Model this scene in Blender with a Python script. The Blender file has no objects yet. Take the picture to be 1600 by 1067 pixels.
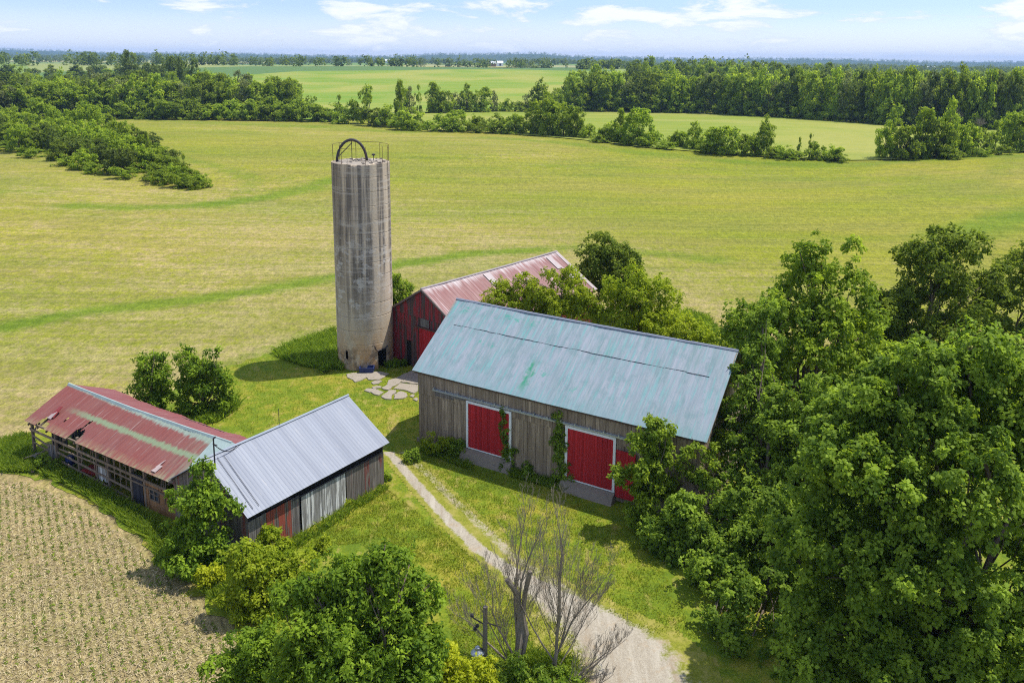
import bpy, math, random
import numpy as np
from mathutils import Matrix, Vector
R=math.radians
rng=np.random.default_rng(7); random.seed(7)
S=bpy.context.scene; COL=S.collection
# ------------------------------------------------------------------ camera
CAMH=26.4; FPX=1308.684; CY=343.44; PIT=0.18757; ROL=0.00845
fw=np.array([0,math.cos(PIT),-math.sin(PIT)]); rt0=np.array([1.,0,0]); up0=np.cross(rt0,fw)
rt=math.cos(ROL)*rt0+math.sin(ROL)*up0; up=-math.sin(ROL)*rt0+math.cos(ROL)*up0
CAM=np.array([0,0,CAMH])
cd=bpy.data.cameras.new('camera'); co=bpy.data.objects.new('camera',cd); COL.objects.link(co)
cd.sensor_width=36; cd.lens=FPX/1600*36; cd.shift_y=-(533.5-CY)/1600; cd.clip_end=30000; cd.clip_start=.5
M4=Matrix([[rt[i],up[i],-fw[i],CAM[i]] for i in range(3)]+[[0,0,0,1]]); co.matrix_world=M4
S.camera=co
# ------------------------------------------------------------------ terrain
def sst(a,b,x):
    t=np.clip((x-a)/(b-a),0,1); return t*t*(3-2*t)
def hgt(x,y):
    x=np.asarray(x,float); y=np.asarray(y,float)
    r=np.hypot(x*.8,y-50)
    w=1-sst(130,420,x)
    z=17.0*sst(480,1050,y+.12*x)*w
    z=z+4*sst(700,1500,y)*(1-w)
    z=z-3*sst(1050,1500,y)*w
    und=sst(70,150,r)
    z=z+und*.55*np.sin(x/37+.6*np.sin(y/61))*np.sin(y/43+1.1)+und*.35*np.sin((x+.7*y)/71)
    z=z+2.6*np.exp(-(((x-85)/70)**2+((y-335)/55)**2))+3.2*np.exp(-(((x-170)/75)**2+((y-190)/60)**2))+2.2*np.exp(-(((x+25)/70)**2+((y-250)/45)**2))-1.3*np.exp(-(((x-70)/50)**2+((y-215)/28)**2))+1.8*np.exp(-(((x+130)/55)**2+((y-140)/50)**2))-1.2*np.exp(-(((x+60)/45)**2+((y-165)/25)**2))
    far=sst(4200,7000,y)*(1-.3*sst(8000,9500,y))
    z=z+far*(38+16*np.sin(x/900+1)+9*np.sin(x/370+2)+4*np.sin(x/140)+10*sst(0,3000,-x)+18*np.exp(-((x-2700)/480)**2))
    z=z+sst(1300,2500,y)*(2.5*np.sin(x/410)+2.5*np.sin(y/330+x/700))
    return z
def ray(px,py):
    d=fw*FPX+rt*(px-800)-up*(py-CY); return d/np.linalg.norm(d)
def G(px,py):
    d=ray(px,py); z=0.
    if d[2]>-1e-4: d=d.copy(); d[2]=-1e-4
    # march to the terrain
    t0=0; t=20.
    while t<9000:
        P=CAM+d*t
        if P[2]<hgt(P[0],P[1]): break
        t0=t; t=t*1.02+.5
    for _ in range(30):
        m=(t0+t)/2; P=CAM+d*m
        if P[2]<hgt(P[0],P[1]): t=m
        else: t0=m
    return CAM+d*t
def at(px,py,Y):                      # the point on a sight line at a given distance north
    d=ray(px,py); return CAM+d*(Y/d[1])
# ------------------------------------------------------------------ materials
class NT:
    def __init__(s,name,rough=.8,spec=.3):
        s.m=bpy.data.materials.new(name); s.m.use_nodes=True; s.t=s.m.node_tree; s.N=s.t.nodes; s.L=s.t.links
        s.N.clear(); s.out=s.N.new('ShaderNodeOutputMaterial'); s.b=s.N.new('ShaderNodeBsdfPrincipled')
        s.b.inputs['Roughness'].default_value=rough; s.b.inputs['Specular IOR Level'].default_value=spec
        s.L.new(s.b.outputs[0],s.out.inputs[0]); s._tc=None
    def put(s,i,v):
        if v is None: return
        if isinstance(v,bpy.types.NodeSocket): s.L.new(v,i)
        elif isinstance(v,(tuple,list)) and len(v)==3 and i.type=='RGBA': i.default_value=(*v,1)
        else: i.default_value=v
    def obj(s):
        if not s._tc: s._tc=s.N.new('ShaderNodeTexCoord')
        return s._tc.outputs['Object']
    def attr(s,n,vec=False):
        a=s.N.new('ShaderNodeAttribute'); a.attribute_name=n; return a.outputs['Vector' if vec else 'Fac']
    def map(s,v,scale=(1,1,1),rot=(0,0,0),loc=(0,0,0)):
        m=s.N.new('ShaderNodeMapping'); s.L.new(v,m.inputs[0]); m.inputs['Scale'].default_value=scale; m.inputs['Rotation'].default_value=rot; m.inputs['Location'].default_value=loc
        return m.outputs[0]
    def noise(s,v,scale=1,detail=3,rough=.55,dist=0):
        n=s.N.new('ShaderNodeTexNoise'); s.L.new(v,n.inputs['Vector']); n.inputs['Scale'].default_value=scale; n.inputs['Detail'].default_value=detail
        n.inputs['Roughness'].default_value=rough; n.inputs['Distortion'].default_value=dist; return n.outputs[0]
    def vor(s,v,scale=1,feature='F1',out=0):
        n=s.N.new('ShaderNodeTexVoronoi'); n.feature=feature; s.L.new(v,n.inputs['Vector']); n.inputs['Scale'].default_value=scale; return n.outputs[out]
    def wave(s,v,scale=1,dist=0,detail=1):
        n=s.N.new('ShaderNodeTexWave'); s.L.new(v,n.inputs['Vector']); n.inputs['Scale'].default_value=scale; n.inputs['Distortion'].default_value=dist; n.inputs['Detail'].default_value=detail; return n.outputs['Fac']
    def ramp(s,f,a,b):                # clamp-remap
        n=s.N.new('ShaderNodeMapRange'); s.put(n.inputs[0],f); n.inputs[1].default_value=a; n.inputs[2].default_value=b; n.clamp=True; return n.outputs[0]
    def math(s,op,a,b=None,c=None):
        n=s.N.new('ShaderNodeMath'); n.operation=op; s.put(n.inputs[0],a); s.put(n.inputs[1],b)
        if c is not None: s.put(n.inputs[2],c)
        return n.outputs[0]
    def mix(s,f,a,b,mode='MIX'):
        n=s.N.new('ShaderNodeMix'); n.data_type='RGBA'; n.blend_type=mode; s.put(n.inputs[0],f); s.put(n.inputs[6],a); s.put(n.inputs[7],b); return n.outputs[2]
    def sep(s,v):
        n=s.N.new('ShaderNodeSeparateXYZ'); s.L.new(v,n.inputs[0]); return n.outputs
    def bump(s,h,strength=.5,dist=.05):
        n=s.N.new('ShaderNodeBump'); n.inputs['Strength'].default_value=strength; n.inputs['Distance'].default_value=dist; s.put(n.inputs['Height'],h); s.L.new(n.outputs[0],s.b.inputs['Normal'])
    def col(s,c): s.put(s.b.inputs['Base Color'],c); return s
def mul(c,k): return tuple(x*k for x in c)

def m_plain(name,c,rough=.7,metal=0,var=.25,scale=3):
    n=NT(name,rough); n.b.inputs['Metallic'].default_value=metal
    v=n.obj(); f=n.noise(v,scale,4,.65)
    n.col(n.mix(f,mul(c,1-var),mul(c,1+var))); n.bump(n.noise(v,scale*6,3),.25,.01); return n.m

def m_leaf(name,c1,c2,trans=.35,var=.5):
    n=NT(name,.6,.12); t=n.attr('tint'); oi=n.N.new('ShaderNodeObjectInfo')
    c=n.mix(t,c1,c2); r=n.ramp(oi.outputs['Random'],0,1)
    c=n.mix(n.math('MULTIPLY',r,var),c,n.mix(.5,c,(.085,.085,.018)))
    hv=n.N.new('ShaderNodeHueSaturation'); n.put(hv.inputs['Color'],c); n.put(hv.inputs['Value'],n.math('ADD',n.math('MULTIPLY',n.math('FRACT',n.math('MULTIPLY',oi.outputs['Random'],7.31)),var*.9),1-var*.42)); c=hv.outputs[0]
    n.col(c)
    tr=n.N.new('ShaderNodeBsdfTranslucent'); n.put(tr.inputs[0],n.mix(.5,c,n.mix(1,c,(2.0,1.9,.6),'MULTIPLY')))
    mx=n.N.new('ShaderNodeMixShader'); mx.inputs[0].default_value=trans
    n.L.new(n.b.outputs[0],mx.inputs[1]); n.L.new(tr.outputs[0],mx.inputs[2]); n.L.new(mx.outputs[0],n.out.inputs[0]); return n.m
LEAF={
 'maple':m_leaf('maple_leaf',(.050,.112,.011),(.36,.49,.055),.47,.15),  # dark to light range widened to paint shaded gaps and sunlit tips
 'ash':m_leaf('ash_leaf',(.055,.125,.010),(.32,.45,.036),.45,.15),
 'tree':m_leaf('tree_leaf',(.075,.15,.012),(.40,.51,.045),.47,.15),
 'dark':m_leaf('dark_leaf',(.085,.14,.014),(.25,.31,.040),.48,.15),
 'yellow':m_leaf('yellow_leaf',(.26,.32,.012),(.56,.58,.04),.5,.15),
 'lime':m_leaf('lime_leaf',(.17,.25,.012),(.44,.50,.038),.5,.15),
 'hedge':m_leaf('hedge_leaf',(.125,.21,.016),(.40,.50,.052),.5,.5),
 'wood':m_leaf('wood_leaf',(.125,.215,.017),(.42,.52,.052),.5,.55),
 'pale':m_leaf('pale_leaf',(.13,.17,.05),(.30,.34,.13),.4,.6),
 'far':m_leaf('far_leaf',(.075,.12,.018),(.19,.25,.040),.4,.5),
 'turf':m_leaf('turf_leaf',(.115,.165,.012),(.37,.41,.05),.4,.1),
 'weed':m_leaf('weed_leaf',(.10,.19,.015),(.32,.42,.05),.45,.2),
}
BARK=m_plain('bark',(.13,.10,.075),.9,0,.4,5)
DEADWOOD=m_plain('dead_wood',(.21,.175,.135),.9,0,.45,6)

def m_boards(name,base,dark,paint=None,pamt=.0,streak=.5,bot=None):
    n=NT(name,.85,.2); v=n.obj(); r=n.attr('rnd')
    g=n.noise(n.map(v,(9,9,.7)),1,5,.65); g2=n.noise(n.map(v,(2,2,.5)),1,3)
    c=n.mix(n.math('MULTIPLY',r,.75),mul(base,.62),mul(base,1.3)); c=n.mix(n.ramp(g,.35,.7),n.mix(.75,c,dark),c)
    if paint:
        f=n.math('ADD',n.math('MULTIPLY',g2,.9),n.math('MULTIPLY',n.math('SUBTRACT',r,.5),.35)); f=n.math('ADD',f,n.math('MULTIPLY',n.math('SUBTRACT',g,.5),.6))
        c=n.mix(n.ramp(f,.62-pamt,.70-pamt),c,n.mix(g,mul(paint,.7),mul(paint,1.2)))
    c=n.mix(n.ramp(n.noise(n.map(v,(3,3,.25)),1,4),.5,.75),c,n.mix(.6,c,dark))
    n.col(c); n.bump(g,.5,.012); return n.m
BARNWOOD=m_boards('weathered_barn_boards',(.44,.345,.245),(.14,.10,.07))
SHEDWOOD=m_boards('weathered_shed_boards',(.26,.235,.21),(.08,.065,.055),(.19,.06,.05),.02)
GREYWOOD=m_boards('grey_boards',(.27,.25,.235),(.08,.07,.065),(.26,.06,.045),-.04)
REDFADED=m_boards('faded_red_boards',(.17,.115,.10),(.045,.03,.03),(.27,.035,.04),.22)
REDOLD=m_boards('peeling_red_boards',(.24,.20,.17),(.07,.05,.045),(.30,.075,.05),.24)
WHITEOLD=m_boards('peeling_white_boards',(.50,.50,.48),(.13,.12,.11),(.64,.64,.62),.2)
REDDOOR=m_boards('red_door_boards',(.50,.030,.034),(.33,.02,.024))
FRAMEWOOD=m_boards('bleached_timber',(.30,.235,.17),(.10,.07,.05))
OSB=m_boards('orange_panel_boards',(.42,.22,.09),(.2,.1,.05))
DARKDOOR=m_boards('dark_door_boards',(.055,.052,.058),(.02,.02,.03))
WHITE=m_plain('white_paint',(.72,.73,.73),.6,0,.12,4)
DARK=m_plain('dark_interior',(.012,.011,.01),.95)  # near-black colour stands in for shade behind boards and openings
STEEL=m_plain('galvanised_steel',(.42,.45,.48),.45,.6,.2,4)
RUST=m_plain('rusty_iron',(.11,.065,.045),.8,.2,.45,8)
DARKIRON=m_plain('dark_iron',(.055,.05,.055),.6,.4,.4,8)
CONC=m_plain('concrete_step',(.23,.19,.145),.9,0,.25,3)
SLAB=m_plain('broken_concrete',(.30,.26,.21),.9,0,.22,2.5)
BLUE=m_plain('blue_plastic',(.02,.035,.12),.45)
PLASTICW=m_plain('white_plastic',(.6,.6,.6),.5)
REDMETAL=m_plain('red_metal',(.25,.03,.025),.5)
GLASS=m_plain('dusty_glass',(.05,.06,.07),.2)
POLEWOOD=m_plain('pole_wood',(.19,.165,.14),.9,0,.3,4)

def m_teal_roof():
    n=NT('teal_metal_roof',.50,.4); v=n.attr('uvw',True); x=n.sep(v)
    st=n.noise(n.map(v,(3.2,.28,1)),1,5,.65); big=n.noise(n.map(v,(.35,.2,1)),1,3,.55); fine=n.noise(n.map(v,(9,.8,1)),1,3,.6)
    c=n.mix(n.ramp(big,.35,.65),(.185,.262,.272),(.235,.285,.32))
    c=n.mix(n.ramp(st,.42,.62),c,(.295,.325,.365)); c=n.mix(n.math('MULTIPLY',n.ramp(n.noise(n.map(v,(1.1,.7,1),(0,0,0),(2,9,0)),1,5,.7),.50,.62),.55),c,(.14,.235,.245)); c=n.mix(n.math('MULTIPLY',n.ramp(fine,.52,.66),.5),c,(.33,.345,.36))
    c=n.mix(n.math('MULTIPLY',n.ramp(n.noise(n.map(v,(4.5,.35,1),(0,0,0),(7,3,0)),1,5,.7),.52,.66),.75),c,(.13,.37,.35))
    c=n.mix(n.math('MULTIPLY',n.ramp(n.noise(n.map(v,(.9,.5,1),(0,0,0),(3,8,0)),1,5,.7),.63,.70),.75),c,(.05,.30,.22))
    # the long green runs in the paint
    a=n.math('ABSOLUTE',n.math('SUBTRACT',n.math('ADD',x[0],n.math('MULTIPLY',n.noise(n.map(v,(1,1.2,1)),1.5,3),1.1)),9.0))
    b=n.math('MULTIPLY',n.ramp(x[1],3.6,4.1),n.ramp(x[1],6.35,5.6)); k=n.math('MULTIPLY',n.math('MULTIPLY',n.ramp(a,.34,.12),b),n.ramp(st,.3,.5))
    c=n.mix(k,c,(.05,.25,.15))
    k2=n.math('MULTIPLY',n.ramp(n.math('ABSOLUTE',n.math('SUBTRACT',x[1],.85)),.45,.05),n.ramp(n.noise(n.map(v,(.9,1.6,1),(0,0,0),(1,1,0)),1.6,4,.7),.52,.64)); k2=n.math('MULTIPLY',k2,n.ramp(x[0],9,7))
    c=n.mix(k2,c,(.05,.30,.22))
    k3=n.math('MULTIPLY',n.ramp(x[1],5.3,6.5),n.ramp(st,.35,.6)); c=n.mix(n.math('MULTIPLY',k3,.5),c,(.155,.295,.305))
    n.col(c); n.bump(n.math('ADD',st,fine),.3,.01); return n.m
TEAL=m_teal_roof()
def m_silver():
    n=NT('silver_metal_roof',.5,.4); v=n.attr('uvw',True); n.b.inputs['Metallic'].default_value=.0
    st=n.noise(n.map(v,(2.5,.2,1)),1,4,.6); sh=n.noise(n.map(v,(1.1,.02,1)),1.0,1)
    c=n.mix(st,(.17,.19,.235),(.255,.28,.335)); c=n.mix(n.ramp(sh,.45,.6),c,n.mix(.5,c,(.14,.16,.21)))
    c=n.mix(n.ramp(n.noise(n.map(v,(6,.5,1)),1,4,.7),.62,.75),c,(.34,.33,.33)); n.col(c); n.bump(st,.2,.01); return n.m
SILVER=m_silver()
def m_rust_roof(name,red1,red2,band=True,white=.0):
    n=NT(name,.6,.35); v=n.attr('uvw',True); x=n.sep(v)
    st=n.noise(n.map(v,(4,.25,1)),1,5,.7); bg=n.noise(n.map(v,(.4,.4,1)),1,3); edge=n.noise(n.map(v,(3.5,.6,1)),1,4,.75)
    c=n.mix(n.ramp(bg,.35,.65),red1,red2); c=n.mix(n.ramp(st,.5,.85),c,mul(red1,.6))
    c=n.mix(n.math('MULTIPLY',n.ramp(n.noise(n.map(v,(7,.3,1)),1,4,.7),.60,.68),.6),c,(.42,.34,.30))
    if band:
        gr=n.mix(edge,(.15,.25,.19),(.31,.35,.30))
        # oxidised band under the ridge, widening towards the far end
        w=n.math('ADD',n.math('MULTIPLY',x[0],.020),.05)
        k=n.ramp(n.math('SUBTRACT',n.math('MULTIPLY',x[1],1.0),n.math('MULTIPLY',n.math('ADD',w,.0),n.math('MULTIPLY',edge,2.8))),.12,-.06); c=n.mix(n.math('MULTIPLY',k,.9),c,gr)
        yb=n.math('ADD',1.62,n.math('MULTIPLY',n.math('SUBTRACT',edge,.5),.7))
        k=n.math('MULTIPLY',n.ramp(n.math('ABSOLUTE',n.math('SUBTRACT',x[1],yb)),.26,.10),n.ramp(n.math('ADD',x[0],n.math('MULTIPLY',edge,4)),4.2,6.5)); c=n.mix(n.math('MULTIPLY',k,.95),c,(.19,.245,.14))
        k=n.math('MULTIPLY',n.ramp(x[1],2.9,3.5),n.ramp(edge,.42,.62)); c=n.mix(n.math('MULTIPLY',k,.75),c,(.30,.29,.15))
        k=n.math('MULTIPLY',n.ramp(x[0],13.5,16.5),n.ramp(edge,.40,.55)); c=n.mix(n.math('MULTIPLY',k,.7),c,(.21,.28,.20))
    if white:
        k=n.math('MULTIPLY',n.ramp(n.math('ADD',x[1],n.math('MULTIPLY',n.noise(n.map(v,(2.2,.15,1)),1,3,.7),-3.4)),-.9,-1.9),1.0); c=n.mix(n.math('MULTIPLY',k,.9),c,(.50,.46,.46))
        k=n.ramp(n.noise(n.map(v,(3.0,.12,1),(0,0,0),(5,2,0)),1,4,.6),.56,.64); c=n.mix(n.math('MULTIPLY',k,.65),c,(.47,.36,.36))
    n.col(c); n.bump(st,.25,.01); return n.m
RUSTROOF=m_rust_roof('rust_red_metal_roof',(.205,.055,.045),(.20,.078,.065))
FARROOF=m_rust_roof('plain_rust_red_roof',(.205,.055,.055),(.20,.075,.07),False)
BACKROOF=m_rust_roof('faded_red_metal_roof',(.215,.088,.082),(.255,.14,.13),False,1)
PATCHROOF=m_plain('pale_metal_sheet',(.34,.29,.29),.5,.2,.2,3)
GREENROOF=m_plain('grey_green_metal_sheet',(.30,.38,.36),.55,.1,.3,1.5)

def m_silo():
    n=NT('stained_concrete',.9,.15); v=n.attr('uvw',True); x=n.sep(v)   # u around in metres, v height
    ve=n.noise(n.map(v,(1.5,.06,1)),1,5,.6); ve2=n.noise(n.map(v,(.55,.03,1),(0,0,0),(3.1,0,0)),1,3,.5); hb=n.noise(n.map(v,(.15,2.6,1)),1,4,.7); bl=n.noise(n.map(v,(.5,.5,1)),1,6,.65); fine=n.noise(n.map(v,(5,5,1)),1,4,.7)
    c=n.mix(bl,(.44,.355,.255),(.57,.47,.345))
    c=n.mix(n.math('MULTIPLY',n.ramp(ve,.44,.56),n.ramp(x[1],2.5,8)),c,(.165,.14,.115))
    dk=n.math('MULTIPLY',n.ramp(n.math('ADD',ve2,n.math('MULTIPLY',n.math('SUBTRACT',ve,.5),.4)),.47,.55),n.ramp(x[1],3,9)); c=n.mix(n.math('MULTIPLY',dk,.6),c,(.12,.10,.08))
    c=n.mix(n.math('MULTIPLY',n.ramp(hb,.52,.62),.55),c,(.48,.43,.36))
    pl=n.math('MULTIPLY',n.ramp(n.noise(n.map(v,(.8,1.1,1),(0,0,0),(2,5,0)),1,6,.75),.53,.58),n.math('MULTIPLY',n.ramp(x[1],3,6),n.ramp(x[1],14.5,10))); c=n.mix(n.math('MULTIPLY',pl,.55),c,(.58,.54,.48))
    og=n.math('MULTIPLY',n.ramp(x[1],4.2,1.2),n.ramp(n.noise(n.map(v,(.9,.45,1),(0,0,0),(9,1,0)),1,5,.7),.42,.54)); c=n.mix(n.math('MULTIPLY',og,.8),c,(.46,.27,.12))
    c=n.mix(n.math('MULTIPLY',n.math('MULTIPLY',n.ramp(x[1],3.5,1),n.ramp(bl,.5,.58)),.85),c,(.17,.12,.085))
    w=n.wave(n.map(v,(0,1,0),(0,0,0)),.55,.4,2)
    ring=n.math('MULTIPLY',n.ramp(n.math('PINGPONG',n.math('ADD',x[1],n.math('MULTIPLY',fine,.05)),.6),.05,.0),n.ramp(bl,.42,.52)); c=n.mix(n.math('MULTIPLY',ring,.4),c,(.17,.15,.13))
    n.col(c); n.bump(n.math('ADD',fine,n.math('MULTIPLY',ring,-1.5)),.6,.03); return n.m
SILO=m_silo()

# ground family -----------------------------------------------------------
def m_ground():
    n=NT('stubble_and_crop',.95,.1); v=n.obj(); g=n.attr('green'); far=n.attr('far')
    rowv=n.map(v,(1,1,1),(0,0,R(-32)))
    f1=n.noise(v,5.5,4,.75); f2=n.noise(v,.9,7,.78); f3=n.noise(v,.16,4,.6); f4=n.noise(n.map(v,(.02,.10,1),(0,0,R(8))),1,4,.6)
    rows=n.noise(n.map(rowv,(2.6,.35,1)),1,3,.7); lines=n.noise(n.map(v,(.03,.55,1),(0,0,R(-6))),1,3,.65)
    straw=n.mix(n.ramp(f1,.3,.7),(.22,.16,.070),(.57,.455,.225)); so=n.sep(v); dt=n.math('ADD',n.math('MULTIPLY',so[0],.84805),n.math('MULTIPLY',so[1],.52992)); dt=n.math('ADD',dt,n.math('MULTIPLY',n.math('SUBTRACT',n.noise(v,.6,3),.5),.25)); rw=n.math('MULTIPLY',n.ramp(n.math('SINE',n.math('MULTIPLY',dt,15.708)),.1,.95),n.attr('near')); straw=n.mix(n.math('MULTIPLY',rw,.6),straw,n.mix(f1,(.11,.085,.035),(.27,.20,.09))); straw=n.mix(n.math('MULTIPLY',n.ramp(f2,.55,.7),.55),straw,(.20,.135,.075)); straw=n.mix(n.ramp(f3,.4,.75),straw,n.mix(.4,straw,(.36,.24,.14)))
    gr=n.mix(n.ramp(f1,.3,.7),(.125,.148,.008),(.385,.375,.032)); gr=n.mix(n.ramp(f4,.4,.6),gr,n.mix(.5,gr,(.25,.22,.06)))
    gf=n.math('ADD',g,n.math('MULTIPLY',n.math('SUBTRACT',f2,.5),2.0)); gf=n.math('ADD',gf,n.math('MULTIPLY',n.math('SUBTRACT',f3,.5),.7)); gf=n.math('ADD',gf,n.math('MULTIPLY',n.math('SUBTRACT',f1,.5),.9)); gf=n.math('ADD',gf,n.math('MULTIPLY',n.math('SUBTRACT',f4,.5),.8)); gf=n.math('ADD',gf,n.math('MULTIPLY',n.math('SUBTRACT',rows,.5),.3))
    gf=n.math('ADD',gf,n.math('MULTIPLY',n.math('SUBTRACT',lines,.5),.55))
    sw=n.noise(n.map(v,(.012,.16,1),(0,0,R(-9))),1,5,.65); gr=n.mix(n.math('MULTIPLY',n.ramp(sw,.5,.70),.30),gr,n.mix(f1,(.23,.20,.05),(.40,.34,.11))); gr=n.mix(n.math('MULTIPLY',n.ramp(sw,.48,.32),.45),gr,n.mix(f1,(.10,.15,.012),(.21,.26,.03))); gr=n.mix(n.math('MULTIPLY',n.ramp(f2,.52,.36),.5),gr,(.11,.12,.02)); c=n.mix(n.ramp(gf,.25,.85),straw,gr)
    st=n.attr('stripe'); c=n.mix(n.math('MULTIPLY',n.ramp(n.math('ADD',n.math('ADD',st,n.math('MULTIPLY',n.math('SUBTRACT',f2,.5),1.0)),n.math('MULTIPLY',n.math('SUBTRACT',f3,.5),1.0)),.25,.9),.95),c,n.mix(f1,(.080,.128,.008),(.22,.285,.024)))
    g5=n.noise(n.map(v,(3.6,1.5,1)),1,3,.7); g6=n.noise(n.map(v,(1.2,.42,1),(0,0,0),(4,2,0)),1,3,.7)
    sp=n.math('ADD',n.math('MULTIPLY',n.ramp(g5,.36,.64),.6),n.math('MULTIPLY',n.ramp(g6,.36,.64),.4)); c=n.mix(1,c,n.mix(sp,(.62,.67,.62),(1.30,1.27,1.30)),'MULTIPLY')
    # far country: patchwork of crops
    cell=n.vor(n.map(v,(.0022,.0011,0),(0,0,R(20))),1,'F1',1); fc=n.mix(n.sep(cell)[0],(.13,.22,.035),(.30,.29,.12)); fc=n.mix(n.ramp(n.sep(cell)[1],.6,.62),fc,(.10,.17,.05))
    fc=n.mix(n.attr('wood'),fc,n.mix(n.noise(v,.01,4,.6),(.03,.055,.02),(.075,.11,.035))); c=n.mix(far,c,fc); ln2=n.ramp(n.noise(n.map(v,(.05,.9,1),(0,0,R(-14))),1,4,.7),.36,.64); c=n.mix(n.math('SUBTRACT',1,far),c,n.mix(1,c,n.mix(ln2,(.84,.87,.80),(1.12,1.10,1.14)),'MULTIPLY')); bt=n.ramp(n.noise(n.map(v,(.011,.022,1),(0,0,R(12))),1,4,.6),.38,.62); c=n.mix(n.math('SUBTRACT',1,far),c,n.mix(1,c,n.mix(bt,(.84,.93,.78),(1.10,1.04,1.12)),'MULTIPLY')); n.col(c)
    n.bump(n.math('ADD',n.math('MULTIPLY',f1,1.0),n.math('MULTIPLY',f2,1.2)),.9,.16); return n.m
GROUND=m_ground()
def m_lawn():
    n=NT('mown_grass',.95,.1); v=n.obj()
    f1=n.noise(v,7,4,.75); f2=n.noise(v,1.1,5,.65); f3=n.noise(v,.17,4,.6); st=n.noise(n.map(v,(1.1,.12,1),(0,0,R(48))),1,4,.7); fine=n.noise(v,22,3,.7)
    c=n.mix(n.ramp(f1,.3,.7),(.078,.122,.007),(.225,.278,.022))
    y=n.math('ADD',n.math('MULTIPLY',f3,1.0),n.math('MULTIPLY',n.math('SUBTRACT',f2,.5),1.2)); c=n.mix(n.math('MULTIPLY',n.ramp(y,.46,.78),.8),c,n.mix(f1,(.22,.19,.018),(.42,.35,.06)))
    c=n.mix(n.math('MULTIPLY',n.ramp(y,.46,.25),.7),c,n.mix(f1,(.05,.095,.008),(.13,.20,.02)))
    dry=n.math('ADD',n.math('MULTIPLY',st,.6),n.math('MULTIPLY',f2,.5)); c=n.mix(n.math('MULTIPLY',n.ramp(dry,.60,.72),.75),c,(.36,.28,.10))
    c=n.mix(n.math('MULTIPLY',n.ramp(n.noise(v,.8,5,.7),.66,.74),.7),c,(.28,.19,.10))
    n.col(c); n.bump(n.math('ADD',f1,fine),.7,.06); return n.m
LAWN=m_lawn()
def m_drive():
    n=NT('gravel_track',.95,.1); v=n.obj(); a=n.attr('wear')
    f1=n.noise(v,9,4,.75); f2=n.noise(v,1.3,5,.7); f3=n.noise(v,.5,3,.6)
    f1b=n.noise(v,24,3,.7); rt_=n.noise(n.map(v,(1.6,.16,1),(0,0,R(36))),1,4,.65); gv=n.mix(n.ramp(n.math('ADD',n.math('MULTIPLY',f1b,.6),n.math('MULTIPLY',f1,.4)),.36,.64),(.235,.20,.15),(.43,.385,.305)); gv=n.mix(n.math('MULTIPLY',n.ramp(rt_,.5,.64),.55),gv,(.46,.42,.345)); gv=n.mix(n.math('MULTIPLY',n.ramp(rt_,.46,.34),.55),gv,(.24,.18,.115)); gv=n.mix(n.ramp(f2,.55,.7),gv,n.mix(.6,gv,(.33,.23,.13))); gv=n.mix(n.math('MULTIPLY',n.ramp(f3,.66,.74),.6),gv,(.29,.20,.12))
    gs=n.mix(n.ramp(f1,.3,.7),(.12,.135,.014),(.26,.265,.035)); gs=n.mix(n.ramp(f2,.45,.7),gs,(.33,.28,.08))
    k=n.math('ADD',a,n.math('MULTIPLY',n.math('SUBTRACT',f2,.5),.9)); k=n.math('ADD',k,n.math('MULTIPLY',n.math('SUBTRACT',f1,.5),.6))
    n.col(n.mix(n.ramp(k,.38,.62),gs,gv)); n.bump(f1,.6,.04); return n.m
DRIVE=m_drive()
def m_field(name,c1,c2,c3,sc=(.02,.12,1),rot=0):
    n=NT(name,.95,.1); v=n.obj(); f=n.noise(n.map(v,sc,(0,0,rot)),1,4,.6); g=n.noise(v,.5,4,.7); h=n.noise(v,.012,3,.5)
    ln=n.noise(n.map(v,(sc[0]*.6,sc[1]*5,1),(0,0,rot)),1,2,.6)
    c=n.mix(n.ramp(f,.35,.65),c1,c2); c=n.mix(n.ramp(h,.45,.6),c,n.mix(.6,c,c3)); c=n.mix(n.math('MULTIPLY',n.ramp(ln,.5,.62),.35),c,c3); c=n.mix(n.math('MULTIPLY',n.ramp(g,.35,.65),.3),c,mul(c1,.75)); n.col(c); n.bump(g,.4,.3); return n.m

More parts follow.
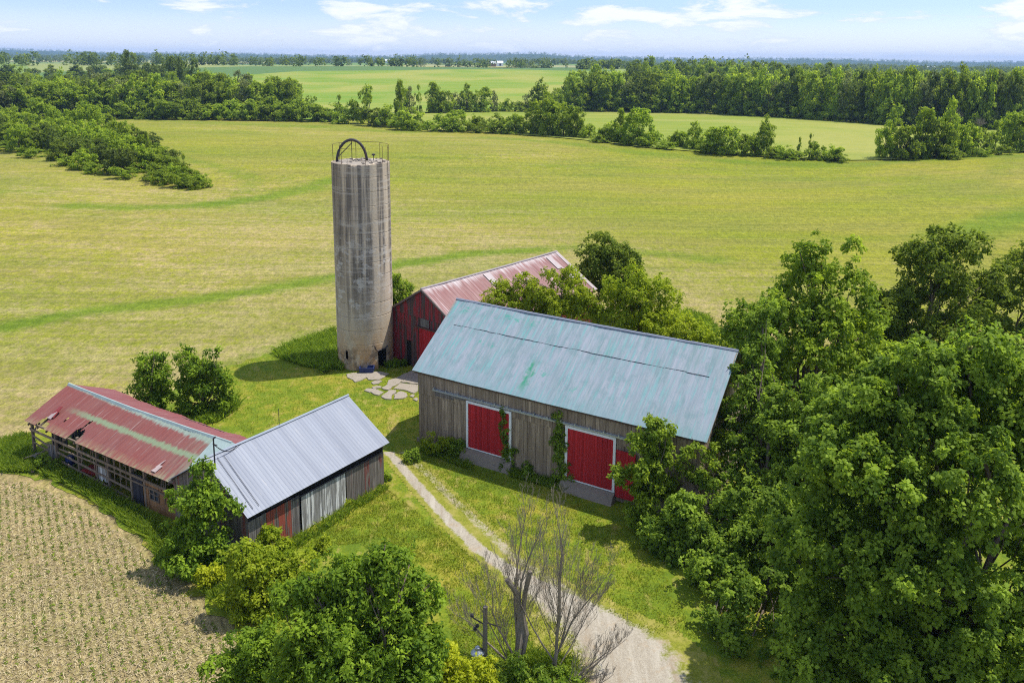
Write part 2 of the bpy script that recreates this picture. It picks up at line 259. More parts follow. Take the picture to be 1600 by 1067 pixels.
# ------------------------------------------------------------------ mesh building
def tag(o,label=None,cat=None,group=None,kind=None):
    if label: o['label']=label
    if cat: o['category']=cat
    if group: o['group']=group
    if kind: o['kind']=kind
    return o
def empty(name,label,cat,loc=(0,0,0),rz=0,group=None):
    o=bpy.data.objects.new(name,None); COL.objects.link(o); o.location=loc; o.rotation_euler=(0,0,rz); o.empty_display_size=.2
    return tag(o,label,cat,group)
def mesh_np(name,V,F,mats,parent=None,attrs=None,vecs=None,smooth=False,midx=None):
    V=np.asarray(V,np.float32); me=bpy.data.meshes.new(name)
    if isinstance(F,np.ndarray):
        k=F.shape[1]; me.vertices.add(len(V)); me.vertices.foreach_set('co',V.ravel()); me.loops.add(F.size); me.loops.foreach_set('vertex_index',F.astype(np.int32).ravel())
        me.polygons.add(len(F)); me.polygons.foreach_set('loop_start',np.arange(0,F.size,k,dtype=np.int32))
        me.update(calc_edges=True)
    else: me.from_pydata([tuple(map(float,p)) for p in V],[],F); me.update()
    for m in (mats if isinstance(mats,(list,tuple)) else [mats]): me.materials.append(m)
    for k_,a in (attrs or {}).items():
        t=me.attributes.new(k_,'FLOAT','POINT'); t.data.foreach_set('value',np.asarray(a,np.float32))
    for k_,a in (vecs or {}).items():
        t=me.attributes.new(k_,'FLOAT_VECTOR','POINT'); t.data.foreach_set('vector',np.asarray(a,np.float32).ravel())
    if midx is not None: me.polygons.foreach_set('material_index',np.asarray(midx,np.int32))
    if smooth: me.polygons.foreach_set('use_smooth',np.ones(len(me.polygons),bool))
    me.validate(); o=bpy.data.objects.new(name,me); COL.objects.link(o)
    if parent: o.parent=parent
    return o
class MB:
    def __init__(s): s.V=[];s.F=[];s.A=[];s.U=[]
    def add(s,V,F,r=None,U=None):
        b=len(s.V); V=[tuple(map(float,p)) for p in V]; s.V+=V; s.F+=[[i+b for i in f] for f in F]
        r=random.random() if r is None else r; s.A+=[r]*len(V); s.U+=(U if U is not None else [(0,0,0)]*len(V)); return s
    def hexa(s,P,r=None): # 8 points bottom ring then top ring
        return s.add(P,[[3,2,1,0],[4,5,6,7],[0,1,5,4],[1,2,6,5],[2,3,7,6],[3,0,4,7]],r)
    def box(s,a,b,r=None,j=0):
        x0,y0,z0=a;x1,y1,z1=b
        P=[(x0,y0,z0),(x1,y0,z0),(x1,y1,z0),(x0,y1,z0),(x0,y0,z1),(x1,y0,z1),(x1,y1,z1),(x0,y1,z1)]
        if j: P=[(p[0]+random.uniform(-j,j),p[1]+random.uniform(-j,j),p[2]+random.uniform(-j,j)) for p in P]
        return s.hexa(P,r)
    def beam(s,p,q,w,h=None,r=None,upv=(0,0,1)):
        p=Vector(p);q=Vector(q);h=h or w; d=(q-p).normalized(); u=Vector(upv)
        if abs(d.dot(u))>.95: u=Vector((1,0,0))
        a=d.cross(u).normalized()*w/2; b=a.cross(d).normalized()*h/2
        return s.hexa([p-a-b,p+a-b,q+a-b,q-a-b,p-a+b,p+a+b,q+a+b,q-a+b],r)
    def tube(s,pts,rad,n=6,r=None,cap=True):
        pts=[Vector(p) for p in pts]; V=[];F=[]; k=len(pts)
        if not isinstance(rad,(list,tuple)): rad=[rad]*k
        for i,p in enumerate(pts):
            d=(pts[min(i+1,k-1)]-pts[max(i-1,0)]).normalized(); u=Vector((0,0,1)) if abs(d.z)<.9 else Vector((1,0,0)); a=d.cross(u).normalized(); b=a.cross(d)
            for j in range(n): t=2*math.pi*j/n; V.append(p+(a*math.cos(t)+b*math.sin(t))*rad[i])
        for i in range(k-1):
            for j in range(n): F.append([i*n+j,i*n+(j+1)%n,(i+1)*n+(j+1)%n,(i+1)*n+j])
        if cap: F.append(list(range(n))[::-1]); F.append([(k-1)*n+j for j in range(n)])
        return s.add(V,F,r)
    def lathe(s,c,prof,n=16,r=None):
        V=[];F=[]
        for (rr,z) in prof:
            for j in range(n): t=2*math.pi*j/n; V.append((c[0]+rr*math.cos(t),c[1]+rr*math.sin(t),c[2]+z))
        for i in range(len(prof)-1):
            for j in range(n): F.append([i*n+j,i*n+(j+1)%n,(i+1)*n+(j+1)%n,(i+1)*n+j])
        F.append(list(range(n))[::-1]); F.append([(len(prof)-1)*n+j for j in range(n)]); return s.add(V,F,r)
    def build(s,name,mat,parent=None,smooth=False):
        return mesh_np(name,s.V,s.F,mat,parent,{'rnd':s.A},{'uvw':s.U},smooth)
def boards(mb,O,u,n,length,z0,top,bw=.24,th=.03,skip=(),jag=.0,drop=0.,gap=.008,phase=0):
    """vertical boards along u from O (numpy, z ignored), outward normal n; top is a number or f(s); skip = openings (s0,s1,za,zb)"""
    O=np.array(O,float);u=np.array(u,float);n=np.array(n,float); s=0.
    tf=top if callable(top) else (lambda q:top)
    cuts=sorted({0.,length,*[c for k in skip for c in k[:2] if 0<c<length]})
    while s<length-.02:
        w=bw*random.uniform(.75,1.25); e=min(s+w,length)
        for c in cuts:
            if s+.02<c<e: e=c
        if length-e<.06: e=length
        if random.random()>=drop:
            off=random.uniform(-.012,.012); a,b=s+gap,e-gap; m=(s+e)/2
            spans=[(z0+random.uniform(0,jag),None)]
            for k in skip:
                if k[0]<m<k[1]:
                    new=[]
                    for (za,zb) in spans:
                        if k[2]>za+.03: new.append((za,k[2]))
                        new.append((k[3],zb))
                    spans=new
            rr=random.random()
            for za,zb in spans:
                ta=tf(a) if zb is None else zb; tb=tf(b) if zb is None else zb
                if max(ta,tb)-za<.05: continue
                lean=random.uniform(-.01,.01)
                P=[]
                for zz in (0,1):
                    for ss,dd in ((a,th/2),(b,th/2),(b,-th/2),(a,-th/2)):
                        z=(za if zz==0 else (ta if ss==a else tb)); p=O+u*(ss+(lean if zz else 0))+n*(dd+off); P.append((p[0],p[1],z))
                mb.hexa(P,rr)
        s=e
def roof(mb,A,B,C,D,rib=.3,rh=.025,nv=14,sag=0.,wav=0.,hole=None,seed=1,th=.03,u0=0.,rw=.18):
    """A-B eave, D-C ridge (local points). Ribbed sheet with thickness. uvw = metres along, metres down from the ridge."""
    A,B,C,D=[np.array(p,float) for p in (A,B,C,D)]
    L=np.linalg.norm(C-D); W=np.linalg.norm(A-D); k=max(2,int(round(L/rib))); us=[]; hs=[]
    for i in range(k):
        for f,h in ((0,0),(.5-rw,0),(.5-rw*.5,1),(.5+rw*.5,1),(.5+rw,0)): us.append((i+f)/k); hs.append(h*rh)
    us.append(1.);hs.append(0)
    vs=np.linspace(0,1,nv+1); r=np.random.default_rng(seed)
    nrm=np.cross(B-A,D-A); nrm/=np.linalg.norm(nrm)
    if nrm[2]<0: nrm=-nrm
    ph=r.uniform(0,6,6); V=[];U=[]
    for v in vs:
        for uu,h in zip(us,hs):
            p=(D*(1-uu)+C*uu)*(1-v)+(A*(1-uu)+B*uu)*v
            s=-sag*math.sin(math.pi*uu)*(.6+.4*(1-v))+wav*(math.sin(uu*L*.9+ph[0]+2*v)+.6*math.sin(uu*L*2.1+ph[1]-3*v)+.5*math.sin(uu*L*3.3+ph[2]+5*v))
            V.append(p+nrm*(h+s)); U.append((uu*L+u0,v*W,0.))
    m=len(us); N=len(V); F=[]
    keep=lambda i,j: not(hole and hole((us[j]+us[j+1])/2*L+u0,(vs[i]+vs[i+1])/2*W))
    for i in range(nv):
        for j in range(m-1):
            if keep(i,j): F.append([i*m+j,i*m+j+1,(i+1)*m+j+1,(i+1)*m+j])
    V2=[p-nrm*th for p in V]; F2=[[x+N for x in f[::-1]] for f in F]
    # rims
    ed={}
    for f in F:
        for a,b in zip(f,f[1:]+f[:1]): ed[(a,b)]=1
    F3=[[b,a,a+N,b+N] for (a,b) in ed if (b,a) not in ed]
    mb.add(V+V2,F+F2+F3,.5,U+U)

# ------------------------------------------------------------------ world, sun
SUN=np.array([8.28,2.6,0]); SUN/=np.linalg.norm(SUN); EL=R(64)
sd=np.array([SUN[0]*math.cos(EL),SUN[1]*math.cos(EL),math.sin(EL)])
W=bpy.data.worlds.new("World"); S.world=W; W.use_nodes=True; wt=W.node_tree; wt.nodes.clear()
class WN(NT):
    def __init__(s): s.t=wt; s.N=wt.nodes; s.L=wt.links; s._tc=None
wn=WN(); sky=wt.nodes.new('ShaderNodeTexSky'); sky.sky_type='NISHITA'; sky.sun_disc=False; sky.sun_elevation=EL; sky.sun_rotation=math.atan2(SUN[0],SUN[1]); sky.altitude=250; sky.air_density=1; sky.dust_density=.6; sky.ozone_density=2
tc=wt.nodes.new('ShaderNodeTexCoord'); gv=tc.outputs['Generated']; xyz=wn.sep(gv); zz=xyz[2]
cl=wn.noise(wn.map(gv,(11,11,44),(0,0,0),(1.7,.4,.2)),1,7,.62,.3); big=wn.noise(wn.map(gv,(3.1,3.1,14),(0,0,0),(.2,2.1,0)),1,2,.5)
cf=wn.math('ADD',cl,wn.math('MULTIPLY',wn.math('SUBTRACT',big,.5),.55)); cm=wn.ramp(cf,.49,.57)
skc=wn.mix(1,sky.outputs[0],(.95,1.0,1.10),'MULTIPLY')
# deepen the blue just above the horizon haze
low=wn.mix(wn.ramp(zz,.0,.06),wn.mix(1,skc,(1.02,1.02,1.10),'MULTIPLY'),wn.mix(1,skc,(.73,.76,1.16),'MULTIPLY')); skc=wn.mix(wn.ramp(zz,.10,.35),low,skc)
skc=wn.mix(wn.math('MULTIPLY',wn.ramp(zz,.05,.0),.85),skc,(5.5,5.75,6.15)); cloudc=wn.mix(wn.ramp(cf,.50,.64),(4.4,4.9,5.6),(6.2,6.3,6.5))
wc=wn.mix(wn.math('MULTIPLY',cm,.85),skc,cloudc)
bg=wt.nodes.new('ShaderNodeBackground'); bg.inputs[1].default_value=.145; wt.links.new(wc,bg.inputs[0]); wo=wt.nodes.new('ShaderNodeOutputWorld'); wt.links.new(bg.outputs[0],wo.inputs[0])
ld=bpy.data.lights.new('sun','SUN'); ld.energy=4.3; ld.angle=R(.5); ld.color=(1,.955,.87); lo=bpy.data.objects.new('sun',ld); COL.objects.link(lo)
lo.rotation_euler=Vector(sd).to_track_quat('Z','Y').to_euler(); lo.location=(60,20,120)
S.view_settings.view_transform='Standard'; S.view_settings.look='None'; S.view_settings.gamma=1; S.view_settings.exposure=.38
S.cycles.use_denoising=False; S.cycles.filter_width=1.1; S.cycles.max_bounces=6; S.cycles.volume_bounces=0; S.cycles.transparent_max_bounces=6
# ------------------------------------------------------------------ ground
def grow_axis(lo,hi,a,b,step,k):
    mid=list(np.arange(a,b+1e-6,step)); left=[];x=a;s=step
    while x>lo: s*=k; x-=s; left.append(x)
    right=[];x=mid[-1];s=step
    while x<hi: s*=k; x+=s; right.append(x)
    return np.array(left[::-1]+mid+right)
def seg_dist(X,Y,pl):
    d=np.full(X.shape,1e9)
    for (a,b) in zip(pl[:-1],pl[1:]):
        a=np.array(a[:2]);b=np.array(b[:2]); ab=b-a; t=np.clip(((X-a[0])*ab[0]+(Y-a[1])*ab[1])/(ab@ab+1e-9),0,1)
        d=np.minimum(d,np.hypot(X-a[0]-t*ab[0],Y-a[1]-t*ab[1]))
    return d
xs=grow_axis(-7000,7000,-130,150,1.6,1.045); ys=grow_axis(-90,11500,8,270,1.3,1.035)
X,Y=np.meshgrid(xs,ys); Z=hgt(X,Y); ny,nx=X.shape
V=np.stack([X.ravel(),Y.ravel(),Z.ravel()],-1); ii=np.arange(nx*ny).reshape(ny,nx)
F=np.stack([ii[:-1,:-1],ii[:-1,1:],ii[1:,1:],ii[1:,:-1]],-1).reshape(-1,4)
D=np.hypot(X,Y)
green=np.interp(D,[35,50,65,85,140,230,420],[.06,.14,.28,.55,.76,.88,.92])+np.clip((X-5)/120,0,.25)+.10*np.sin(X/31+Y/23)
stripe=np.zeros_like(X)
for pl,w,a in (([(0,512),(60,500),(150,485),(300,470),(430,450),(525,432),(640,410),(740,397),(850,390)],1.7,1.0),([(880,388),(950,388),(1050,398),(1130,408)],2.2,.6),([(120,322),(200,325),(300,322),(400,310),(470,298),(515,283)],3.2,.8),
  ([(385,300),(392,285),(380,272),(330,258),(250,243)],2.6,.55),([(440,300),(455,286),(440,275)],2,.4),([(200,187),(330,192),(500,199),(640,207)],7,.6),([(760,215),(1000,240),(1200,256),(1330,258),(1420,252),(1600,243)],4,.6),([(1480,372),(1540,352),(1610,330)],4,.8),([(0,300),(60,298)],3,.4),([(330,580),(430,545),(520,515)],1.6,.5)):
    P=[G(*p) for p in pl]; stripe=np.maximum(stripe,min(1.,a*1.15)*np.exp(-(seg_dist(X,Y,P)/(w*1.45))**2))
ground=mesh_np('ground',V,F,GROUND,None,{'green':green.ravel(),'far':sst(520,900,D).ravel(),'stripe':stripe.ravel(),'near':(1-sst(46,66,D)).ravel(),'wood':sst(3900,5000,Y+.15*X).ravel()},smooth=True); ground['kind']='structure'
def strip_field(name,near,far_,mat,off=.25,n=60,m=24):
    def res(pl):
        P=np.array([G(*p)[:2] for p in pl]); L=np.r_[0,np.cumsum(np.hypot(*np.diff(P,axis=0).T))]; t=np.linspace(0,L[-1],n); return np.stack([np.interp(t,L,P[:,0]),np.interp(t,L,P[:,1])],-1)
    a,b=res(near),res(far_); V=[]
    for j in range(m+1):
        p=a+(b-a)*j/m; V.append(np.c_[p,hgt(p[:,0],p[:,1])+off])
    V=np.concatenate(V); ii=np.arange(n*(m+1)).reshape(m+1,n); F=np.stack([ii[:-1,:-1],ii[:-1,1:],ii[1:,1:],ii[1:,:-1]],-1).reshape(-1,4)
    o=mesh_np(name,V,F,mat,smooth=True); o['kind']='structure'; return o
strip_field('field',[(640,203),(760,208),(1000,231),(1300,252),(1420,250),(1610,238)],[(640,179),(760,176),(900,172),(1130,178),(1390,195),(1610,199)],m_field('second_field',(.235,.275,.035),(.155,.225,.025),(.34,.31,.09),(.03,.16,1),R(-18)))
strip_field('field',[(340,184),(420,186),(520,190),(640,178),(820,172),(1000,170)],[(330,124),(400,117),(470,112),(640,110.5),(830,110),(985,112)],m_field('hill_field',(.20,.27,.03),(.13,.24,.02),(.36,.32,.085),(.012,.05,1),R(25)),.35,90,60)
TEALF=m_field('young_crop',(.13,.26,.09),(.16,.30,.12),(.2,.3,.12)); TANF=m_field('bare_field',(.36,.27,.17),(.42,.33,.22),(.36,.3,.15)); YELF=m_field('ripe_field',(.34,.32,.10),(.27,.29,.07),(.4,.36,.15)); GRNF=m_field('pasture',(.12,.22,.04),(.16,.26,.05),(.24,.28,.07))
def far_field(x0,x1,y0,y1,mat,slant=0):
    V=[];n=14;m=6
    for j in range(m+1):
        for i in range(n):
            x=x0+(x1-x0)*i/(n-1); y=y0+(y1-y0)*j/m; V.append((x+slant*j/m,y,float(hgt(x+slant*j/m,y))+.8))
    ii=np.arange(n*(m+1)).reshape(m+1,n); F=np.stack([ii[:-1,:-1],ii[:-1,1:],ii[1:,1:],ii[1:,:-1]],-1).reshape(-1,4)
    o=mesh_np('field',V,F,mat,smooth=True); o['kind']='structure'
# ------------------------------------------------------------------ lawn
def wob(poly,step=.6,amp=.22,seed=3):
    r=np.random.default_rng(seed); out=[]
    P=[np.array(p[:2]) for p in poly]
    for a,b in zip(P,P[1:]+P[:1]):
        L=np.linalg.norm(b-a); k=max(1,int(L/step)); nrm=np.array([-(b-a)[1],(b-a)[0]])/(L+1e-9)
        for i in range(k): out.append(a+(b-a)*i/k+nrm*r.normal(0,amp)*(1 if i else .3))
    return out
lawn_px=[(-60,745),(0,738),(40,742),(118,772),(180,815),(232,858),(245,885),(290,905),(322,945),(372,985),(385,1030),(370,1120)]
lawn_back=[(1130,524),(1065,486),(1000,468),(900,452)]
lp=[G(*p) for p in lawn_px]+[np.array([-9,22,0]),np.array([-6,4,0]),np.array([60,4,0]),np.array([75,50,0]),np.array([52,72,0])]+[G(1290,560),G(1180,545)]+[np.array([13.5,86,0]),np.array([7,89,0]),np.array([-8,79,0]),np.array([-11,78,0])]+[G(*p) for p in [(520,522),(470,538),(425,552),(350,575),(290,600),(200,640),(110,665),(45,675),(0,690),(-60,708)]]
lw=wob(lp); lawn=mesh_np('lawn',[(p[0],p[1],.03) for p in lw],[list(range(len(lw)))],LAWN); lawn['kind']='structure'
LAWN_P=[(p[0],p[1]) for p in lw]
# ------------------------------------------------------------------ driveway
t1=[G(*p) for p in [(603,703),(615,716),(660,768),(700,812),(745,856),(800,895),(860,930),(925,968),(975,1010),(1000,1067),(1005,1120)]]
t2=[G(*p) for p in [(628,705),(648,722),(690,764),(740,812),(800,868),(850,905),(905,945)]]
xa,ya=np.meshgrid(np.arange(-11.5,9.5,.16),np.arange(22,53.5,.16)); d1=seg_dist(xa,ya,t1); d2=seg_dist(xa,ya,t2)
w1=np.interp(ya,[26,34,37,40,46,52],[2.5,2.0,1.05,.40,.34,.30]); w2=np.interp(ya,[26,36,40,53],[1.4,.9,.34,.28])
wear=np.maximum(np.clip(1.1-d1/w1*.62,0,1),np.clip(.92-d2/w2*.55,0,.47)); nr,nc=xa.shape
ii=np.arange(nr*nc).reshape(nr,nc); F=np.stack([ii[:-1,:-1],ii[:-1,1:],ii[1:,1:],ii[1:,:-1]],-1).reshape(-1,4); wf=wear.ravel()[F].max(1); F=F[wf>.06]
used=np.unique(F); rem=np.full(nr*nc,-1); rem[used]=np.arange(len(used))
V=np.stack([xa.ravel(),ya.ravel(),np.full(nr*nc,.05)],-1)[used]
dv=mesh_np('driveway',V,rem[F],DRIVE,None,{'wear':wear.ravel()[used]}); dv['kind']='structure'
# ------------------------------------------------------------------ flagstones (broken concrete by the silo), corners measured on the photograph
def c6(x,y): return G(500+x/7.622,500+y/7.622)
flags=[([(925,690),(1120,600),(1170,640),(1165,690),(1030,705)],'large pale concrete piece touching the grey barn corner, nearest the silo side'),
([(800,790),(815,730),(920,700),(1020,705),(940,765),(870,800)],'pale concrete piece in the middle of the broken paving by the silo'),
([(1020,712),(1165,700),(1170,775),(1040,755),(970,750)],'slab of broken paving against the barn corner, between two larger slabs'),
([(880,825),(960,762),(1165,785),(1160,850),(1110,880),(1040,850)],'largest slab of the broken paving, beside the grey barn wall'),
([(735,925),(820,850),(900,848),(905,870),(860,900),(850,955),(780,950)],'lowest slab of the broken paving, with a rounded left end'),
([(885,950),(890,900),(960,862),(1030,885),(1040,915),(980,945)],'rounded slab at the near edge of the broken paving'),
([(1070,915),(1110,892),(1130,905),(1110,930)],'little round stone of the broken paving beside the barn wall'),
([(1110,955),(1150,935),(1170,955),(1150,975)],'smallest stone of the broken paving close to the barn wall'),
([(530,850),(560,825),(670,830),(660,855),(590,870)],'long thin slab at the left end of the broken paving'),
([(610,870),(680,840),(755,870),(700,905),(650,895)],'cracked slab at the left near edge of the broken paving'),
([(610,755),(680,728),(740,735),(700,765),(640,775)],'slab lying alone in grass between silo and barn paving'),
([(320,655),(400,640),(540,640),(560,690),(500,720),(420,745),(330,690)],'pale slab under the blue tub at the silo foot'),
([(560,640),(720,625),(815,650),(760,690),(700,720),(580,720),(550,690)],'rubbly slab at the silo foot to the right of the blue tub'),
([(735,820),(800,785),(860,805),(815,845),(760,838)],'broken slab filling the gap left of the largest paving slab'),
([(620,810),(680,795),(730,800),(720,820),(640,828)],'narrow sliver of slab at the upper left of the broken paving')]
for pts,lab in flags:
    P=wob([c6(*p) for p in pts],.25,.035,len(pts)+int(pts[0][0])); c=np.mean(P,axis=0); P=[c+(p-c)*1.05 for p in P]; k=len(P); q=random.uniform(.07,.10)
    V=[(p[0]-c[0],p[1]-c[1],0) for p in P]+[((p[0]-c[0])*.985,(p[1]-c[1])*.985,q) for p in P]
    F=[list(range(k,2*k))]+[[i,(i+1)%k,(i+1)%k+k,i+k] for i in range(k)]
    o=mesh_np('flagstone',V,F,SLAB); o.location=(c[0],c[1],.03); tag(o,lab,'paving slab','broken paving slabs by the silo')
# ------------------------------------------------------------------ BARN
def frame(x,y,az):
    a=R(az); u=(math.sin(a),math.cos(a)); return (x,y,0.),math.atan2(u[1],u[0])
def wallset(parent,L,Wd,ze,zr,i0,i1,j0,j1,mats,yr=None,**kw):
    """front, back, and the two gables; i = inset along x, j = inset along y"""
    yr=Wd/2 if yr is None else yr; k=(zr-ze)/yr
    roofz=lambda y: ze+k*min(y,2*yr-y)-.10
    out=[]
    for nm,O,u,n,ln,tp,mt in (('wall',(i0,j0,0),(1,0,0),(0,-1,0),L-i0-i1,roofz(j0)-.03,mats[0]),('wall',(i0,Wd-j1,0),(1,0,0),(0,1,0),L-i0-i1,roofz(j1)-.03,mats[1]),
        ('wall',(i0,j0,0),(0,1,0),(-1,0,0),Wd-j0-j1,lambda s:roofz(j0+s),mats[2]),('wall',(L-i1,j0,0),(0,1,0),(1,0,0),Wd-j0-j1,lambda s:roofz(j0+s),mats[3])):
        out.append((O,u,n,ln,tp,mt))
    return out
loc,rz=frame(-6.805,54.808,121.128); L,Wd,ze,zr=20.892,10.755,5.38,9.218
barn=empty('barn','large weathered grey board barn with teal metal roof and red sliding doors','barn',loc,rz)
ws=wallset(barn,L,Wd,ze,zr,.30,.45,.35,.35,[BARNWOOD]*4)
(O,u,n,ln,tp,mt)=ws[0]
mb=MB(); fold=lambda s:3.72
boards(mb,(.30,.35,0),u,n,ln,-.1,3.74,.26,.03,jag=.06)
boards(mb,(.30,.30,0),u,n,ln,3.70,tp,.24,.03)
mb.box((.30,.37,-.1),(L-.45,.40,tp),.0)
mb.build('wall',BARNWOOD,barn)
for (O,u,n,ln,tp,mt) in ws[1:]:
    mb=MB(); boards(mb,O,u,n,ln,-.1,tp,.27,.03); mb.build('wall',mt,barn)
mb=MB(); k=(zr-ze)/(Wd/2)
roof(mb,(0,0,ze),(L,0,ze),(L,Wd/2,zr),(0,Wd/2,zr),.42,.004,30,.07,.012,None,5,.05)
V0=len(mb.V)
roof(mb,(L,Wd,ze),(0,Wd,ze),(0,Wd/2,zr),(L,Wd/2,zr),.32,.018,10,.05,.010,None,5,.05)
rf=mb.build('roof',TEAL,barn)
# the lap between the two courses of sheets: the upper course ends a little proud of the lower
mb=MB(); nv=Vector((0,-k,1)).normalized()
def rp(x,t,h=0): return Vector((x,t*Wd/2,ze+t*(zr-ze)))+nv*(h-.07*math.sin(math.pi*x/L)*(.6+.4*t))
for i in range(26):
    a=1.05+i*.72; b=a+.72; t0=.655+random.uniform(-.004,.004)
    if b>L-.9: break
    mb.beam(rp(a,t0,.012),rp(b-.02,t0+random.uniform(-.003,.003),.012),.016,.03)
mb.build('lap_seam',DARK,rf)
mb=MB()
for i in range(7):
    a=i*L/7; b=(i+1)*L/7
    z=zr+.03-.05*math.sin(math.pi*(i+.5)/7)
    mb.hexa([(a,Wd/2-.11,z-.07),(b,Wd/2-.11,z-.07),(b,Wd/2+.11,z-.07),(a,Wd/2+.11,z-.07),(a,Wd/2-.03,z+.015),(b,Wd/2-.03,z+.015),(b,Wd/2+.03,z+.015),(a,Wd/2+.03,z+.015)])
mb.build('ridge_cap',SILVER,rf)
mb=MB(); mb.box((.12,.13,ze-.20),(L-.15,.17,ze-.03)); mb.build('fascia',RUST,barn)
for x in (.06,L-.06):
    for y_ in (.05,Wd-.05): mb=MB(); mb.beam((x,y_,ze-.10),(x,Wd/2,zr-.12),.06,.16); mb.build('barge_board',BARNWOOD,barn)
def door(parent,x0,x1,z0,z1,y,lab=None):
    mb=MB(); boards(mb,(x0,y,0),(1,0,0),(0,-1,0),x1-x0,z0,z1,.17,.035,gap=.003); d=mb.build('door',REDDOOR,parent)
    if lab: d['label']=lab
    f=MB(); w=.17
    f.box((x0-w,y-.05,z0),(x0,y+.02,z1)); f.box((x1,y-.05,z0),(x1+w,y+.02,z1)); f.box((x0-w,y-.055,z1+.003),(x1+w,y+.02,z1+w)); f.box((x0-w,y-.03,z0-.09),(x1+w,y+.02,z0-.003))
    f.build('door_frame',WHITE,d); return d
door(barn,4.52,7.72,.80,3.92,.25); door(barn,12.0,15.10,.66,3.98,.25)
mb=MB(); boards(mb,(15.34,.16,0),(1,0,0),(0,-1,0),1.25,.40,3.45,.18,.04,gap=.003); o=mb.build('door',REDDOOR,barn); o['label']='red door leaf slid open past its opening'
mb=MB(); mb.box((1.6,.20,4.26),(16.6,.26,4.34)); mb.box((1.6,.13,4.20),(16.6,.16,4.30))
for i in range(16): mb.box((1.7+i*.98,.13,4.30),(1.78+i*.98,.30,4.42))
mb.build('door_track',STEEL,barn)
for q_ in ((3.98,4.2,4.14),(3.84,3.3,3.9)): mb=MB(); mb.box((1.72,.24,q_[0]),(q_[1],.29,q_[2])); mb.build('trim_board',GREYWOOD,barn)
for q_ in ((.1,4.0,.35),(8.2,11.6,.30)): mb=MB(); mb.box((q_[0],.30,-.1),(q_[1],.37,q_[2]),j=.03); mb.build('foundation',CONC,barn)
mb=MB(); mb.hexa([(4.1,-.45,0),(8.1,-.4,0),(8.1,.25,0),(4.1,.25,0),(4.2,-.15,.56),(8.0,-.1,.52),(8.0,.22,.68),(4.2,.22,.68)]); o=mb.build('door_ramp',CONC,barn)
mb=MB(); mb.hexa([(11.5,-.55,0),(15.4,-.55,0),(15.4,.25,0),(11.5,.25,0),(11.7,-.15,.42),(15.3,-.15,.40),(15.3,.22,.55),(11.7,.22,.55)]); mb.build('door_ramp',CONC,barn)
# ------------------------------------------------------------------ BACK BARN
loc,rz=frame(-7.651,68.475,39.787); L,Wd,ze,zr=19.142,10.069,4.287,7.343
bb=empty('red_barn','faded red board barn with red streaked metal roof behind the silo','barn',loc,rz)
h=Wd/2; kk=(zr-ze)/h; rz_=lambda y: zr-kk*abs(y)-.10
mb=MB(); boards(mb,(.3,-h+.3,0),(0,1,0),(-1,0,0),Wd-.6,-.1,lambda s:min(rz_(-h+.3+s),4.74),.22,.03,skip=[(h-.3+1.6,h-.3+2.15,.0,2.35)]); 
m2=MB(); boards(m2,(.25,-h+.3,0),(0,1,0),(-1,0,0),Wd-.6,4.70,lambda s:max(4.71,rz_(-h+.3+s)),.22,.03); 
wf=mb.build('wall',REDFADED,bb); m2.build('gable_boards',REDFADED,wf)
mb=MB(); mb.box((.33,-h+.4,-.1),(.36,h-.4,4.25),.0); mb.build('shade_sheet',DARK,wf)  # black sheet painted as the shade behind the boards and doorway
for O,u,n,ln,tp in (((L-.3,-h+.3,0),(0,1,0),(1,0,0),Wd-.6,lambda s:rz_(-h+.3+s)),((.3,-h+.3,0),(1,0,0),(0,-1,0),L-.6,rz_(-h+.3)-.02),((.3,h-.3,0),(1,0,0),(0,1,0),L-.6,rz_(h-.3)-.02)):
    mb=MB(); boards(mb,O,u,n,ln,-.1,tp,.24,.03); mb.build('wall',REDFADED,bb)
mb=MB(); boards(mb,(.18,-2.6,0),(0,1,0),(-1,0,0),3.05,.15,3.80,.2,.04,gap=.003); mb.build('door',REDDOOR,bb)
mb=MB(); mb.box((.10,-5,3.84),(.2,1.0,3.93)); mb.build('door_track',RUST,bb)
mb=MB(); boards(mb,(.20,-.72,0),(0,1,0),(-1,0,0),1.02,4.0,4.70,.2,.03); o=mb.build('patch_boards',GREYWOOD,bb); o['label']='pale bare boards patched into the gable'
mb=MB(); mb.box((.36,1.3,0),(.40,1.9,2.4)); o=mb.build('doorway',DARK,bb)  # flat black panel painted as the unlit inside of the opening
mb=MB(); roof(mb,(0,-h,ze),(L,-h,ze),(L,0,zr),(0,0,zr),.45,.02,14,.05,.012,None,8,.04); roof(mb,(L,h,ze),(0,h,ze),(0,0,zr),(L,0,zr),.45,.02,8,.05,.012,None,9,.04); r2=mb.build('roof',BACKROOF,bb)
mb=MB(); nv=Vector((0,-kk,1)).normalized()
def rq(x,t,hh=0): return Vector((x,-t*h,zr-t*(zr-ze)))+nv*hh
def sheet(mb,x0,x1,t0,t1,hh=.045):
    mb.hexa([rq(x0,t0,hh),rq(x1,t0,hh),rq(x1,t1,hh),rq(x0,t1,hh),rq(x0,t0,hh+.012),rq(x1,t0,hh+.012),rq(x1,t1,hh+.012),rq(x0,t1,hh+.012)])
for q_ in ((18.7,L+.03,.0,1.0),(16.9,17.6,.06,.36),(7.6,8.4,.04,.32),(L-1.6,L-.5,.46,.72),(L-1.9,L-1.62,.5,.78)): mb=MB(); sheet(mb,*q_); mb.build('patch_sheet',PATCHROOF,r2)
mb=MB(); mb.tube([(x,0,zr+.05-.05*math.sin(math.pi*x/L)) for x in np.linspace(0,L,12)],.09,6); mb.build('ridge_cap',PATCHROOF,r2)
mb=MB(); 
for y_ in (-h,h): mb=MB(); mb.beam((.05,y_,ze-.06),(.05,0,zr-.06),.08,.16); mb.build('barge_board',SHEDWOOD,bb)
